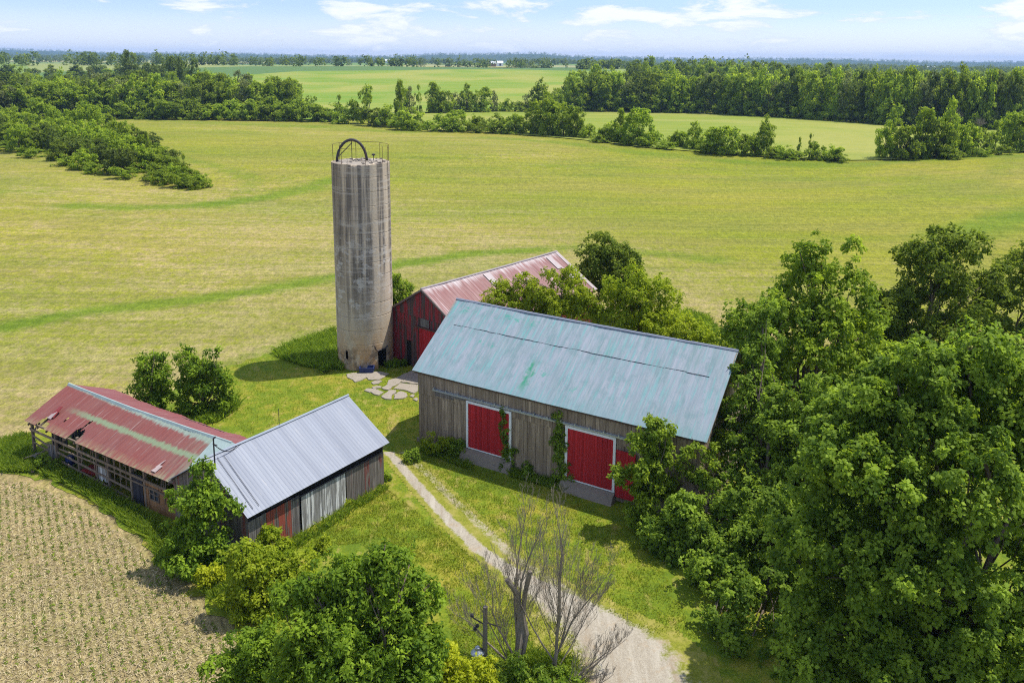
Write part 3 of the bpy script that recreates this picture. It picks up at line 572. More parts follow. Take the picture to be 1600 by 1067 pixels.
# ------------------------------------------------------------------ SILVER SHED
loc,rz=frame(-13.683,40.086,34.252); L,Wd,ze,zr=10.853,7.01,2.795,5.068
sh=empty('silver_shed','small grey board shed with shiny silver ribbed metal roof','shed',loc,rz)
kk=(zr-ze)/(Wd/2); rz2=lambda y: ze+kk*min(y,Wd-y)-.08
y0=.35; wl=MB(); boards(wl,(.25,y0,0),(1,0,0),(0,-1,0),1.2,-.1,2.32,.15,.025,jag=.08); boards(wl,(3.75-.6,y0,0),(1,0,0),(0,-1,0),.62,-.1,2.30,.14,.025,jag=.08)
w=wl.build('wall',GREYWOOD,sh)
r_=MB(); boards(r_,(1.45,y0,0),(1,0,0),(0,-1,0),1.7,-.1,2.30,.13,.025,jag=.1); o=r_.build('red_boards',REDOLD,w); o['label']='wall boards with peeling red paint'
mb=MB(); mb.box((.25,y0+.06,-.1),(L-.25,y0+.10,2.75),.0); mb.build('shade_sheet',DARK,w)  # black sheet painted as shade behind the boards and below the eave
mb=MB(); mb.box((.25,y0-.02,2.52),(L-.25,y0+.05,2.74),.2); mb.build('eave_shade_strip',DARKIRON,w)  # dark strip painted along the wall top as eave shade
d=MB(); boards(d,(3.82,y0-.07,0),(1,0,0),(0,-1,0),3.45,.02,2.18,.14,.03,jag=.06,gap=.006); o=d.build('door',WHITEOLD,sh); o['label']='wide door with peeling white paint'
d=MB(); boards(d,(7.35,y0-.05,0),(1,0,0),(0,-1,0),3.25,-.02,2.16,.15,.03,jag=.06); o=d.build('door',SHEDWOOD,sh); o['label']='bare grey brown door leaf with red flecks'
mb=MB(); mb.tube([(3.2,y0-.12,2.27),(L-.4,y0-.12,2.27)],.035,6); mb.tube([(.5,y0-.13,2.62),(3.1,y0-.13,2.50)],.02,5); mb.build('door_track',DARKIRON,sh)
for O,u,n,ln,tp,mt in (((.25,y0,0),(0,1,0),(-1,0,0),Wd-2*y0,lambda s:rz2(y0+s),REDFADED),((L-.25,y0,0),(0,1,0),(1,0,0),Wd-2*y0,lambda s:rz2(y0+s),SHEDWOOD),((.25,Wd-y0,0),(1,0,0),(0,1,0),L-.5,rz2(y0)-.02,SHEDWOOD)):
    mb=MB(); boards(mb,O,u,n,ln,-.1,tp,.18,.025); mb.build('wall',mt if mt is not REDFADED else SHEDWOOD,sh)
mb=MB(); roof(mb,(0,0,ze),(L,0,ze),(L,Wd/2,zr),(0,Wd/2,zr),.23,.009,8,.03,.006,None,2,.03); roof(mb,(L,Wd,ze),(0,Wd,ze),(0,Wd/2,zr),(L,Wd/2,zr),.31,.03,6,.03,.006,None,3,.03); r3=mb.build('roof',SILVER,sh)
mb=MB(); mb.tube([(x,Wd/2,zr+.05-.03*math.sin(math.pi*x/L)) for x in np.linspace(0,L,9)],.07,6); mb.build('ridge_cap',STEEL,r3)
mb=MB(); mb.tube([(5.2,Wd/2,zr),(5.2,Wd/2,zr+1.1)],.018,5); mb.build('lightning_rod',DARKIRON,sh)
def onroof(x,t): return (x,t*Wd/2,ze+t*(zr-ze))
mb=MB(); a=onroof(.35,.86); mb.tube([a,(a[0],a[1],a[2]+1.55)],.04,6); mb.tube([(a[0],a[1],a[2]+1.55),(a[0]+.12,a[1]-.05,a[2]+1.62)],.05,6); mb.box((a[0]-.02,a[1]-.3,a[2]+1.2),(a[0]+.02,a[1]+.06,a[2]+1.25))
mst=mb.build('service_mast',DARKIRON,sh)
mb=MB()
for t_ in (.10,.18):
    q=[]
    for s_ in np.linspace(0,1,9):
        p=Vector((a[0],a[1],a[2]+1.2)).lerp(Vector(onroof(1.9+t_*3,.99)),s_); p.z-=.35*math.sin(math.pi*s_)*(1+t_); q.append(p)
    mb.tube(q,.014,4)
for xs_,xe in ((.55,.62),(.95,1.05)):
    mb.tube([Vector(onroof(xs_+.5*(1-s_)*.3,.93-.86*s_))+Vector((0,0,.06)) for s_ in np.linspace(0,1,7)],.015,4)
mb.build('cable',DARKIRON,mst)
# ------------------------------------------------------------------ RED ROOFED OPEN SHED
loc,rz=frame(-32.279,52.108,122.018); L,Wd,ze,zr=15.585,6.38,2.654,4.163
rs=empty('open_shed','long tumbledown open shed with torn rust red metal roof','shed',loc,rz)
kk=(zr-ze)/(Wd/2)
def hole(u,v):
    v2=Wd*.0+v; W_=math.hypot(Wd/2,zr-ze); b=W_-v   # b = metres up from the eave
    if b<.72+.25*math.sin(u*9) and 1.25<u<2.25 and not(u>1.9 and b>.5): return True
    if 4.75<u<5.75 and b<.95-.25*abs(u-5.2)+.12*math.sin(u*13): return True
    if 5.05<u<5.3 and .85<b<1.75 and abs((u-5.05)-(b-.85)*.2)<.10: return True
    if abs(u-3.2)<.06 and .9<b<1.3: return True
    return False
mb=MB(); roof(mb,(0,0,ze),(L,0,ze),(L,Wd/2,zr),(0,Wd/2,zr),.42,.016,34,.10,.016,hole,4,.012); roof(mb,(L+2.0,Wd,ze),(0,Wd,ze),(0,Wd/2,zr),(L+2.0,Wd/2,zr),.42,.016,10,.22,.03,None,6,.012); r4=mb.build('roof',[RUSTROOF,FARROOF],rs)
for p_ in r4.data.polygons:
    if sum(r4.data.vertices[i].co.y for i in p_.vertices)/len(p_.vertices)>Wd/2+.02: p_.material_index=1
mb=MB(); mb.hexa([(L+.0,.5,ze+.24+.04),(L+1.7,1.0,ze+.40),(L+2.1,Wd/2,zr+.05),(L-.2,Wd/2,zr+.03),(L+.0,.5,ze+.26+.05),(L+1.7,1.0,ze+.43),(L+2.1,Wd/2,zr+.08),(L-.2,Wd/2,zr+.06)]); o=mb.build('valley_sheet',GREENROOF,r4)
mb=MB(); 
pts=[Vector((x,Wd/2,zr+.05-.10*math.sin(math.pi*x/L)+random.uniform(-.012,.012))) for x in np.linspace(0,L+1.2,12)]
for p,q in zip(pts,pts[1:]):
    mb.hexa([p+Vector((0,-.13,-.12)),q+Vector((0,-.13,-.12)),q+Vector((0,.13,-.12)),p+Vector((0,.13,-.12)),p+Vector((0,-.04,.03)),q+Vector((0,-.04,.03)),q+Vector((0,.04,.03)),p+Vector((0,.04,.03))])
mb.build('ridge_cap',GREENROOF,r4)
nv=Vector((0,-kk,1)).normalized()
def rr(x,b,hh=0): return Vector((x,b*math.cos(math.atan(kk)),ze+b*math.sin(math.atan(kk))))+nv*hh
mb=MB()
def flap(x0,x1,b0,b1,lift): mb.hexa([rr(x0,b0,.03),rr(x1,b0,.03),rr(x1+.1,b1,lift),rr(x0+.2,b1,lift*.7),rr(x0,b0,.05),rr(x1,b0,.05),rr(x1+.1,b1,lift+.02),rr(x0+.2,b1,lift*.7+.02)])
TORN=m_plain('bent_pale_sheet',(.40,.31,.29),.6,0,.3,4)
for q_ in ((1.6,2.0,.75,1.35,.18),(13.3,13.7,.2,.7,.05),(13.35,13.5,.5,1.1,.05)): mb=MB(); flap(*q_); mb.build('torn_sheet',TORN,r4)
mb=MB(); flap(1.62,2.15,.9,1.7,.30); mb.build('curled_sheet',REDMETAL,r4)
mb=MB()   # rafters and purlins under the sheets
for x in np.arange(.25,L,1.05): mb.beam((x,.08,ze-.26),(x,Wd/2,zr-.34),.07,.12); mb.beam((x,Wd-.08,ze-.42),(x,Wd/2,zr-.46),.07,.12)
for t in (.06,.35,.65,.93): mb.beam((.1,t*Wd/2,ze+t*(zr-ze)-.17),(L,t*Wd/2,ze+t*(zr-ze)-.17),.09,.05)
mb.build('rafters',FRAMEWOOD,rs)
fx=[.15,2.9,5.4,7.4,8.6,10.95,12.3,15.2]
for i,x in enumerate(fx):
    mb=MB(); tl=random.uniform(-.06,.06); mb.beam((x,.40,-.1),(x+tl,.40,2.72),.15,.15)
    mb.build('post',FRAMEWOOD,rs)
for x in (3,6,9,12):
    mb=MB(); mb.beam((x,3.2,-.1),(x+.05,3.2,4.0),.14,.14); mb.build('post',FRAMEWOOD,rs)
for (p,q,hh,w_) in (((0,.30,1.98),(7.5,.30,1.86),.16,.06),((7.5,.30,1.86),(15.3,.30,1.80),.16,.06),((.3,.31,2.45),(15.3,.31,2.45),.14,.06),((.2,.33,1.55),(2.2,.33,1.25),.12,.05),((3.1,.32,1.12),(11,.32,.76),.14,.05),((3.0,.30,.62),(11,.30,.18),.13,.05),((7.4,.31,1.50),(15.2,.31,1.42),.10,.05),((3.4,.30,1.45),(7.4,.30,1.55),.09,.05),((.1,.33,1.1),(2,.33,.9),.1,.05),((5.6,.30,-.02),(10.9,.28,.0),.10,.06)):
    mb=MB(); mb.beam(p,q,w_,hh); mb.build('rail',FRAMEWOOD,rs)
for i in range(15): x=random.uniform(.6,14.8); mb=MB(); mb.beam((x,.33,random.uniform(.4,1.6)),(x+random.uniform(-.35,.35),.33,2.5),.03,.05); mb.build('lath',FRAMEWOOD,rs)
for x0,x1,z0,z1 in ((1.95,2.85,.35,1.45),(7.55,8.5,.45,1.50)):
    mb=MB(); boards(mb,(x0,.36,0),(1,0,0),(0,-1,0),x1-x0,z0,z1,.18,.025,jag=.15); mb.build('boards',WHITEOLD if x0>5 else GREYWOOD,rs)
mb=MB(); boards(mb,(11.1,.36,0),(1,0,0),(0,-1,0),.95,-.05,1.95,.3,.03); mb.build('door',DARKDOOR,rs)
mb=MB(); boards(mb,(12.1,.38,0),(1,0,0),(0,-1,0),3.1,-.1,1.85,.6,.03,skip=[(.62,1.5,.75,1.5)],jag=.1); mb.build('wall',OSB,rs)
mb=MB(); 
for a,b in (((12.72,.34,.75),(13.6,.34,.75)),((12.72,.34,1.5),(13.6,.34,1.5)),((12.75,.34,.75),(12.75,.34,1.5)),((13.58,.34,.75),(13.58,.34,1.5)),((13.17,.34,.75),(13.17,.34,1.5)),((12.72,.34,1.12),(13.6,.34,1.12))): mb.beam(a,b,.05,.07)
wdw=mb.build('window',FRAMEWOOD,rs); mb=MB(); mb.box((12.76,.385,.76),(13.57,.392,1.49)); mb.build('pane',GLASS,wdw)
mb=MB(); boards(mb,(L-.25,.40,0),(0,1,0),(1,0,0),Wd-.8,-.1,lambda s:ze+kk*min(.4+s,Wd-.4-s)-.1,.24,.025); mb.build('wall',OSB,rs)
mb=MB(); boards(mb,(.2,Wd-.35,0),(1,0,0),(0,1,0),L-.4,-.1,2.7,.26,.025,drop=.06); mb.build('wall',SHEDWOOD,rs)
mb=MB(); boards(mb,(.2,1.6,0),(0,1,0),(-1,0,0),Wd-2.0,-.1,lambda s:ze+kk*min(1.6+s,Wd-1.6-s)-.1,.26,.025,drop=.10); mb.build('wall',GREYWOOD,rs)
mb=MB(); mb.beam((.15,.4,2.3),(.15,3,3.9),.10,.12); mb.beam((.15,.3,2.55),(.15,3,2.55),.1,.12); mb.beam((.15,.4,1.75),(1.1,.4,2.6),.09,.09); mb.build('brace',FRAMEWOOD,rs)
M_rs=Matrix.Translation(loc)@Matrix.Rotation(rz,4,'Z')
def junk(name,lab,cat,mb,mat,p,rzz=0,group=None):
    o=mb.build(name,mat); o.location=(M_rs@Vector(p)); o.rotation_euler=(0,0,rz+rzz); tag(o,lab,cat,group); return o
pl=[((.7,-.5,.42),1.9,.5,.35,'long grey plank leaning out of the open shed front'),((1.3,-.8,.1),2.6,-.2,.05,'grey plank lying flat on the grass by the open shed corner'),((1.9,-.2,.35),2.2,.25,.28,'plank sloping from the grass up to the open shed rail'),((2.4,.0,.30),1.7,.9,.2,'short plank crossing the others in the open shed'),((1.0,.3,.5),1.5,1.3,.3,'plank propped inside the open shed end bay'),((2.9,-.5,.12),2.0,.1,.10,'broken plank nearest the tall grass at the open shed')]
for p,ln_,a_,tilt,lab in pl:
    mb=MB(); mb.beam((-ln_/2*math.cos(tilt),0,-ln_/2*math.sin(tilt)),(ln_/2*math.cos(tilt),0,ln_/2*math.sin(tilt)),.16,.03); junk('plank',lab,'plank',mb,FRAMEWOOD,p,a_,'loose planks by the open shed')
mb=MB(); mb.lathe((0,0,0),[(.20,0),(.26,.2),(.30,.42),(.31,.44),(.28,.44),(.24,.1)],14); junk('bucket','white bucket among planks in the open shed end bay','bucket',mb,PLASTICW,(.9,.15,.0),.4)
mb=MB(); mb.lathe((0,0,0),[(.24,0),(.28,.05),(.28,.25),(.30,.28),(.28,.31),(.28,.55),(.30,.58),(.28,.61),(.28,.8),(.22,.84),(.06,.85)],14); junk('barrel','small dark blue barrel behind the open shed rails','barrel',mb,BLUE,(3.7,.75,.0))
mb=MB(); mb.hexa([(-.55,-.3,.28),(.5,-.3,.28),(.5,.3,.28),(-.55,.3,.28),(-.8,-.42,.62),(.6,-.42,.62),(.6,.42,.62),(-.8,.42,.62)]); 
o=junk('wheelbarrow','red wheelbarrow tray behind the lower rail of the open shed','wheelbarrow',mb,REDMETAL,(6.4,.85,.0),.2)
mb=MB(); mb.beam((-.6,-.2,.3),(1.2,-.32,.5),.05); mb.beam((-.6,.2,.3),(1.2,.32,.5),.05); mb.beam((.4,-.25,.4),(.45,-.25,0),.04); mb.beam((.4,.25,.4),(.45,.25,0),.04); mb.build('handle',FRAMEWOOD,o)
mb=MB(); mb.tube([(-.85+.2*math.cos(t),0,.2+.2*math.sin(t)) for t in np.linspace(0,2*math.pi,13)],.045,6); mb.build('wheel',DARKIRON,o)
# ------------------------------------------------------------------ SILO
SX,SY,SR,SH=-12.913,70.904,2.45,17.873
si=empty('silo','tall round stained concrete silo with open railed top','silo',(SX,SY,0))
na=120; nz=72; V=[];U=[]
def lip(t):  # broken edge of the roof slab on the camera side
    a=(math.degrees(t)+360)%360
    return -.22*max(0,1-abs(a-272)/16)-.12*max(0,1-abs(a-292)/9)+.02*math.sin(9*t)
for j in range(nz+1):
    for i in range(na):
        t=2*math.pi*i/na; z=SH*j/nz; r_=SR*(1+.006*math.sin(3*t+z*.2))+(.005 if int(z/1.2)%2 else 0)
        if z<1.6: r_-= .18*(1-z/1.6)*max(0,1-abs(((math.degrees(t)+360)%360)-205)/38)
        if j==nz: z+=lip(t); 
        V.append((r_*math.cos(t),r_*math.sin(t),z)); U.append((t*SR,z,0))
door_a=(309,325); F=[]
for j in range(nz):
    for i in range(na):
        a=360*(i+.5)/na; z=SH*(j+.5)/nz
        if 306<a<327 and .12<z<1.70: continue
        if 237<a<243 and 1.05<z<1.75: continue
        F.append([j*na+i,j*na+(i+1)%na,(j+1)*na+(i+1)%na,(j+1)*na+i])
N=len(V); F.append(list(range(nz*na,N)))
wl=mesh_np('wall',V,F,SILO,si,{'rnd':[.5]*N},{'uvw':U})
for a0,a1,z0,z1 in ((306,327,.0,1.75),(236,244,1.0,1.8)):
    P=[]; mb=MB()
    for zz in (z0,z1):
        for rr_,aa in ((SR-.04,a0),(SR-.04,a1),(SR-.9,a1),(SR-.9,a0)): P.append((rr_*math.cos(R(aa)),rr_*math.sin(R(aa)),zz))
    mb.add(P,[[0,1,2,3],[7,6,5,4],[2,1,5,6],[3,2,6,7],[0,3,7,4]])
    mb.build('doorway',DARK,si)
mb=MB(); A_=lambda a,r,z:(r*math.cos(R(a)),r*math.sin(R(a)),z)
mb.tube([A_(299,SR+.05,2.15),A_(301,SR+.07,1.85),A_(305,SR+.05,1.72),A_(312,SR+.08,1.78),A_(322,SR+.06,1.75),A_(330,SR+.08,1.95)],.05,5); mb.tube([A_(293,SR+.05,2.2),A_(296,SR+.08,2.32),A_(300,SR+.05,2.1)],.03,5); mb.build('lintel_bar',DARKIRON,si)
mb=MB(); mb.lathe((0,0,0),[(SR-.04,SH-.10),(SR-.3,SH-.02),(SR-.8,SH+.03),(.6,SH+.05)],40); mb.build('roof_slab',SLAB,si)
mb=MB()
for k_ in range(70):
    a=random.uniform(0,360); r_=random.uniform(.2,SR-.2); c=A_(a,r_,SH+.03); s_=random.uniform(.03,.11); mb.box((c[0]-s_,c[1]-s_,c[2]),(c[0]+s_,c[1]+s_,c[2]+s_),j=.03)
o=mb.build('rubble',SLAB,si); o['kind']='stuff'
mb=MB(); ar=[(-2.0+.0,-.35,SH-.05)]
ctr=(-.72,-.35); rx=1.22; hz=1.85
mb.tube([(ctr[0]-rx*math.cos(t),ctr[1]+.55*math.sin(t)*0+ (t/math.pi)*.5,SH+hz*math.sin(t)) for t in np.linspace(0,math.pi,18)],.115,8); mb.build('filling_pipe',DARKIRON,si,True)
mb=MB(); mb.tube([(-1.75,-.3,SH+.5),(-.75,.1,SH+1.55)],.04,5); mb.tube([(-.75,.1,SH+1.75),(-.75,.1,SH)],.03,5); mb.build('pipe_brace',DARKIRON,si)
angs=[182,238,290,330,352,10,55,110,150]
for a in angs:
    mb=MB(); mb.tube([A_(a,SR-.12,SH-.05),A_(a,SR-.10,SH+1.45)],.022,5); mb.build('rail_post',RUST,si)
for a0,a1,z in ((182,150,1.45),(150,110,1.45),(110,55,1.45),(55,10,1.42),(10,-8,1.2),(238,290,1.28),(-8,-30,.2)):
    mb=MB(); mb.tube([A_(a0+(a1-a0)*s_,SR-.11,SH+z) for s_ in np.linspace(0,1,6)],.018,5); mb.build('rail',RUST,si)
mb=MB(); mb.tube([(1.05,.3,SH),(1.05,.3,SH+.45)],.03,5); mb.lathe((1.05,.3,SH+.45),[(.03,0),(.16,.05),(.16,.15),(.03,.2)],8); mb.build('vent',DARKIRON,si)
p=G(573.5,582); mb=MB(); 
w_,d_,hh=.58,.34,.42
mb.add([(-w_,-d_,0),(w_,-d_,0),(w_,d_,0),(-w_,d_,0),(-w_-.05,-d_-.05,hh),(w_+.05,-d_-.05,hh),(w_+.05,d_+.05,hh),(-w_-.05,d_+.05,hh),(-w_+.02,-d_+.02,hh),(w_-.02,-d_+.02,hh),(w_-.02,d_-.02,hh),(-w_+.02,d_-.02,hh),(-w_+.05,-d_+.05,.1),(w_-.05,-d_+.05,.1),(w_-.05,d_-.05,.1),(-w_+.05,d_-.05,.1)],
 [[3,2,1,0],[0,1,5,4],[1,2,6,5],[2,3,7,6],[3,0,4,7],[4,5,9,8],[5,6,10,9],[6,7,11,10],[7,4,8,11],[8,9,13,12],[9,10,14,13],[10,11,15,14],[11,8,12,15],[12,13,14,15]])
o=mb.build('water_tub',BLUE); o.location=(p[0],p[1],.11); o.rotation_euler=(0,0,.05); tag(o,'dark blue plastic tub on the slab at the foot of the silo','tub')
# ------------------------------------------------------------------ utility pole with yard lamp
p=G(757,1046); po=empty('utility_pole','grey wooden pole with yard lamp standing beside the dead tree','utility pole',(p[0],p[1],0))
mb=MB(); mb.tube([(0,0,-.3),(.02,0,1.5),(.03,.02,3.1)],[.13,.115,.105],10); mb.build('post',POLEWOOD,po)
mb=MB(); mb.tube([(-.02,0,2.25),(-.35,.02,2.45),(-.62,.05,2.62)],.03,6); mb.tube([(.05,0,2.35),(.35,.05,2.2),(.75,.1,2.02)],.03,6); mb.build('bracket',DARKIRON,po)
for q in ((-.32,.0,2.18),(-.42,.02,2.02),(-.55,.05,2.66)):
    mb=MB(); mb.lathe(q,[(.03,-.06),(.09,-.04),(.05,0),(.085,.04),(.03,.08)],8); mb.build('insulator',DARKIRON,po)
mb=MB(); mb.lathe((-.30,-.12,.95),[(.05,.32),(.12,.26),(.13,.16),(.30,.02),(.31,.0),(.25,-.02)],14); lm=mb.build('lamp_hood',STEEL,po)
mb=MB(); mb.lathe((-.30,-.12,.93),[(.25,.0),(.24,-.10),(.12,-.17),(.02,-.18)],14); mb.build('lens',PLASTICW,lm)
mb=MB(); mb.tube([(0,0,1.0),(-.2,-.08,1.15)],.03,6); mb.box((-.42,-.2,.68),(.05,-.02,.76)); mb.build('lamp_arm',DARKIRON,po)
# ------------------------------------------------------------------ vegetation
def unit(v): return v/np.maximum(np.linalg.norm(v,axis=-1,keepdims=True),1e-9)
def leaves(g,centres,normals,R_,per,ll,lw,flat=.45,tint=None,droop=.3):
    """leaf quads on domed sprays: centres (n,3), outward normals (n,3), spray radius R_ (n)"""
    n=len(centres); nrm=unit(normals); a=unit(np.cross(nrm,g.normal(size=(n,3)))); b=np.cross(nrm,a)
    k=np.repeat(np.arange(n),per); m=len(k); rr=np.sqrt(g.random(m)); th=g.random(m)*2*np.pi
    Rk=R_[k][:,None]
    rad=(a[k]*np.cos(th)[:,None]+b[k]*np.sin(th)[:,None])
    el=(.35+1.3*g.random(n)**2)[k][:,None]*(flat/.45); uu=g.random((m,1)); rr2=rr[:,None]*(1-.75*uu)
    p=centres[k]+rad*Rk*rr2+nrm[k]*(Rk*(el*(uu*1.5-.45)+g.normal(0,.10,(m,1))))
    ln=unit(nrm[k]*.55+rad*rr[:,None]*.55+g.normal(0,.5,(m,3))+np.array([0,0,.30]))
    d=rad+g.normal(0,.55,(m,3)); d[:,2]-=droop; d=unit(d-ln*np.sum(d*ln,1,keepdims=True)); s=np.cross(ln,d)
    L=(ll*(.65+.7*g.random(m)))[:,None]; Wd=L*lw
    fold=ln*L*.12
    V=np.stack([p,p+d*L*.45+s*Wd*.5+fold,p+d*L,p+d*L*.45-s*Wd*.5+fold],1).reshape(-1,3)
    F=np.arange(4*m).reshape(m,4)
    t=(tint if tint is not None else g.random(n))[k]**1.4*.72+.28*g.random(m)+.10*(uu[:,0]-.5)  # random leaf tone, spread wider and lighter outward to paint sunlit tips, shaded gaps
    return V,F,np.repeat(np.clip(t,0,1),4)
def crown_points(g,lobes,n,low=.35,inner=.18,spread=.10):
    """spray positions over the outer skin of a set of ellipsoid lobes (cx,cy,cz,rx,ry,rz)"""
    Lb=np.array(lobes,float); ar=(Lb[:,3]*Lb[:,4]+Lb[:,3]*Lb[:,5]+Lb[:,4]*Lb[:,5]); C=[];Nn=[];T=[]
    tot=0
    while tot<n:
        m=n*2; k=g.choice(len(Lb),m,p=ar/ar.sum()); d=unit(g.normal(size=(m,3))); keep=(d[:,2]>-.25)|(g.random(m)<low)
        f=1+g.normal(0,spread,m)+.10*np.sin(7*d[:,0]+k)*np.sin(6*d[:,1]+2*k); ins=g.random(m)<inner; f=np.where(ins,g.uniform(.45,.85,m),f)
        p=Lb[k,:3]+d*Lb[k,3:]*f[:,None]
        deep=np.zeros(m,bool)
        for i in range(len(Lb)):
            q=np.linalg.norm((p-Lb[i,:3])/Lb[i,3:],axis=1); deep|=(q<.72)&(k!=i)&(g.random(m)<.9)
        keep&=~deep; C.append(p[keep]); nn=unit(d/Lb[k,3:])[keep]; Nn.append(unit(nn*.75+np.array([0,0,.55]))); T.append(g.random(keep.sum())); tot+=keep.sum()
    return np.concatenate(C)[:n],np.concatenate(Nn)[:n],np.concatenate(T)[:n]
def limb(mb,g,a,b,r0,r1,n=5,bend=.12):
    a=np.array(a,float);b=np.array(b,float); L=np.linalg.norm(b-a); pts=[]; off=g.normal(0,bend*L,3)*np.array([1,1,.4])
    for t in np.linspace(0,1,n): pts.append(a+(b-a)*t+off*math.sin(math.pi*t)+(0 if t in(0,1) else 1)*g.normal(0,.02*L,3))
    mb.tube(pts,[r0+(r1-r0)*t for t in np.linspace(0,1,n)],6,cap=True); return pts
def make_tree(name,label,cat,base,lobes,leaf,n,R_,per,ll,lw,seed,group=None,trunk_r=.2,bark=None,low=.35,inner=.18,fork=.3,stems=1,twigs=40,droop=.3,flat=.45):
    g=np.random.default_rng(seed); base=np.array(base,float); root=empty(name,label,cat,base,0,group)
    Lb=np.array(lobes,float); Lb[:,:3]-=base
    nb=max(8,int(n/9)); B,BN,_=crown_points(g,Lb,nb,.5,.22,.08); rb=R_*1.15*(.6+.8*g.random(nb)); B=B-BN*(rb*g.uniform(.25,1.3,nb))[:,None]
    Bl=np.c_[B,rb,rb,rb*.95]; C,Nn,T=crown_points(g,Bl,n,low,.10,.18); ok=C[:,2]>.12; C,Nn,T=C[ok],Nn[ok],T[ok]
    V,F,t=leaves(g,C,Nn,R_*.66*(.5+.9*g.random(len(C))),per,ll,lw,flat,T,droop)
    V[:,2]=np.maximum(V[:,2],.03)
    mesh_np('crown',V,F,LEAF[leaf],root,{'tint':t})
    mb=MB(); zc=np.average(Lb[:,2],weights=Lb[:,3]); cx=np.average(Lb[:,:2],axis=0,weights=Lb[:,3]**2)
    zl=(Lb[:,2]-Lb[:,5]).min(); zf=max(.25,fork*zc)
    for st in range(stems):
        o=np.array([0,0,0.]) if stems==1 else np.r_[g.normal(0,.35,2),0]
        top=np.array([cx[0]*.4+o[0]*1.6,cx[1]*.4+o[1]*1.6,zf]); limb(mb,g,o-np.array([0,0,.25]),top,trunk_r*1.15,trunk_r*.8,5,.03)
        mine=[i for i in range(len(Lb)) if i%stems==st]
        for i in mine:
            e=Lb[i,:3]+np.array([0,0,Lb[i,5]*.35]); pts=limb(mb,g,top,e,trunk_r*.55,trunk_r*.12,6,.08)
            dd=np.linalg.norm(C-Lb[i,:3],axis=1); near=np.argsort(dd)[:max(6,twigs*3//max(1,len(Lb)))]
            for j in g.choice(near,min(len(near),max(2,twigs//len(Lb))),replace=False):
                limb(mb,g,pts[int(g.integers(2,5))],C[j],trunk_r*.13,.012,4,.08)
    mb.build('trunk',bark or BARK,root,True); return root
def lob(px,py,rpx,Y,dy=0.,sz=1.,sy=1.):
    P=at(px,py,Y+dy); s=FPX/((P-CAM)@fw); r=rpx/s; return (P[0],P[1],P[2],r,r*sy,r*sz)
def tree_px(name,label,cat,bpx,lobes,leaf,n,R_,per,ll,lw,seed,**k):
    b=bpx if isinstance(bpx,np.ndarray) else G(*bpx); Lb=[lob(l[0],l[1],l[2],b[1],*(l[3:])) for l in lobes]
    return make_tree(name,label,cat,b,Lb,leaf,n,R_,per,ll,lw,seed,**k)
# --- the big maples on the right
tree_px('maple_tree','broad dark green maple spreading beside the driveway in front of the barn','tree',(1235,880),
 [(1192,505,30,8.5),(1183,550,26,7.8),(1172,590,22,6.8),(1185,595,34,7),(1168,640,36,6.2),(1148,690,34,4.8),(1125,735,34,3.8),(1200,690,68,4.5),(1160,760,58,3.2),(1250,640,60,4.5),(1290,740,95,2),(1125,835,58,.6),(1085,805,38,2.2),(1200,840,95,0),(1290,850,90,0),(1130,915,52,-2.6),(1215,940,85,-3.6),(1175,1010,55,-6.3),(1125,985,32,-5.6),(1270,680,60,3.5),(1250,1000,70,-5.5)],
 'maple',2400,.58,58,.175,.85,11,trunk_r=.30,fork=.35,twigs=80)
tree_px('maple_tree','largest dark green maple filling the lower right of the view','tree',(1450,1060),
 [(1400,625,70,1),(1460,580,45,1),(1510,590,65,1.5),(1600,630,80,1),(1340,670,70,2),(1350,760,100,0),(1460,740,125,0),(1580,770,115,0),(1300,880,85,-1),(1400,890,120,-1),(1520,900,125,-1),(1640,900,120,0),(1290,1000,70,-1.5),(1380,1020,110,-2),(1500,1040,120,-2),(1610,1040,110,-1.5)],
 'maple',3600,.58,58,.175,.85,12,trunk_r=.38,fork=.3,twigs=90)
tree_px('tall_tree','tall light green tree rising behind the right end of the barn roof','tree',np.array([21.0,57.,0]),
 [(1285,425,52,0),(1235,470,58,0),(1325,475,52,0),(1200,530,55,0),(1270,540,85,-.5),(1345,545,60,0),(1180,510,38,0),(1240,610,75,-1),(1320,630,70,-1),(1290,395,26,0),(1250,405,25,0),(1190,585,50,-.5)],
 'tree',1500,.60,34,.27,.6,13,trunk_r=.26,twigs=70)
tree_px('tall_tree','olive green bushy tree behind the largest maple, edge of the field','tree',np.array([32.,65.,0]),
 [(1450,420,48,0),(1495,405,42,0),(1420,470,48,0),(1480,480,65,-.5),(1530,465,48,0),(1450,540,70,-1),(1395,520,40,0),(1530,540,55,-.5),(1480,390,26,0)],
 'dark',1150,.62,32,.28,.6,14,trunk_r=.24,twigs=60)
tree_px('tall_tree','olive green tree cut by the right edge of the picture above the largest maple','tree',np.array([41.,66.,0]),
 [(1580,440,45,0),(1625,430,50,0),(1560,510,55,0),(1620,510,70,0),(1590,570,65,0)],'dark',800,.62,32,.28,.6,15,trunk_r=.22,twigs=40)
tree_px('small_tree','small dark green tree standing between the tall tree and the olive tree','tree',np.array([27.,64.,0]),[(1395,490,30,0),(1375,540,45,0),(1400,570,45,0),(1380,470,16,0)],'dark',420,.5,30,.26,.6,16,trunk_r=.14,twigs=24)
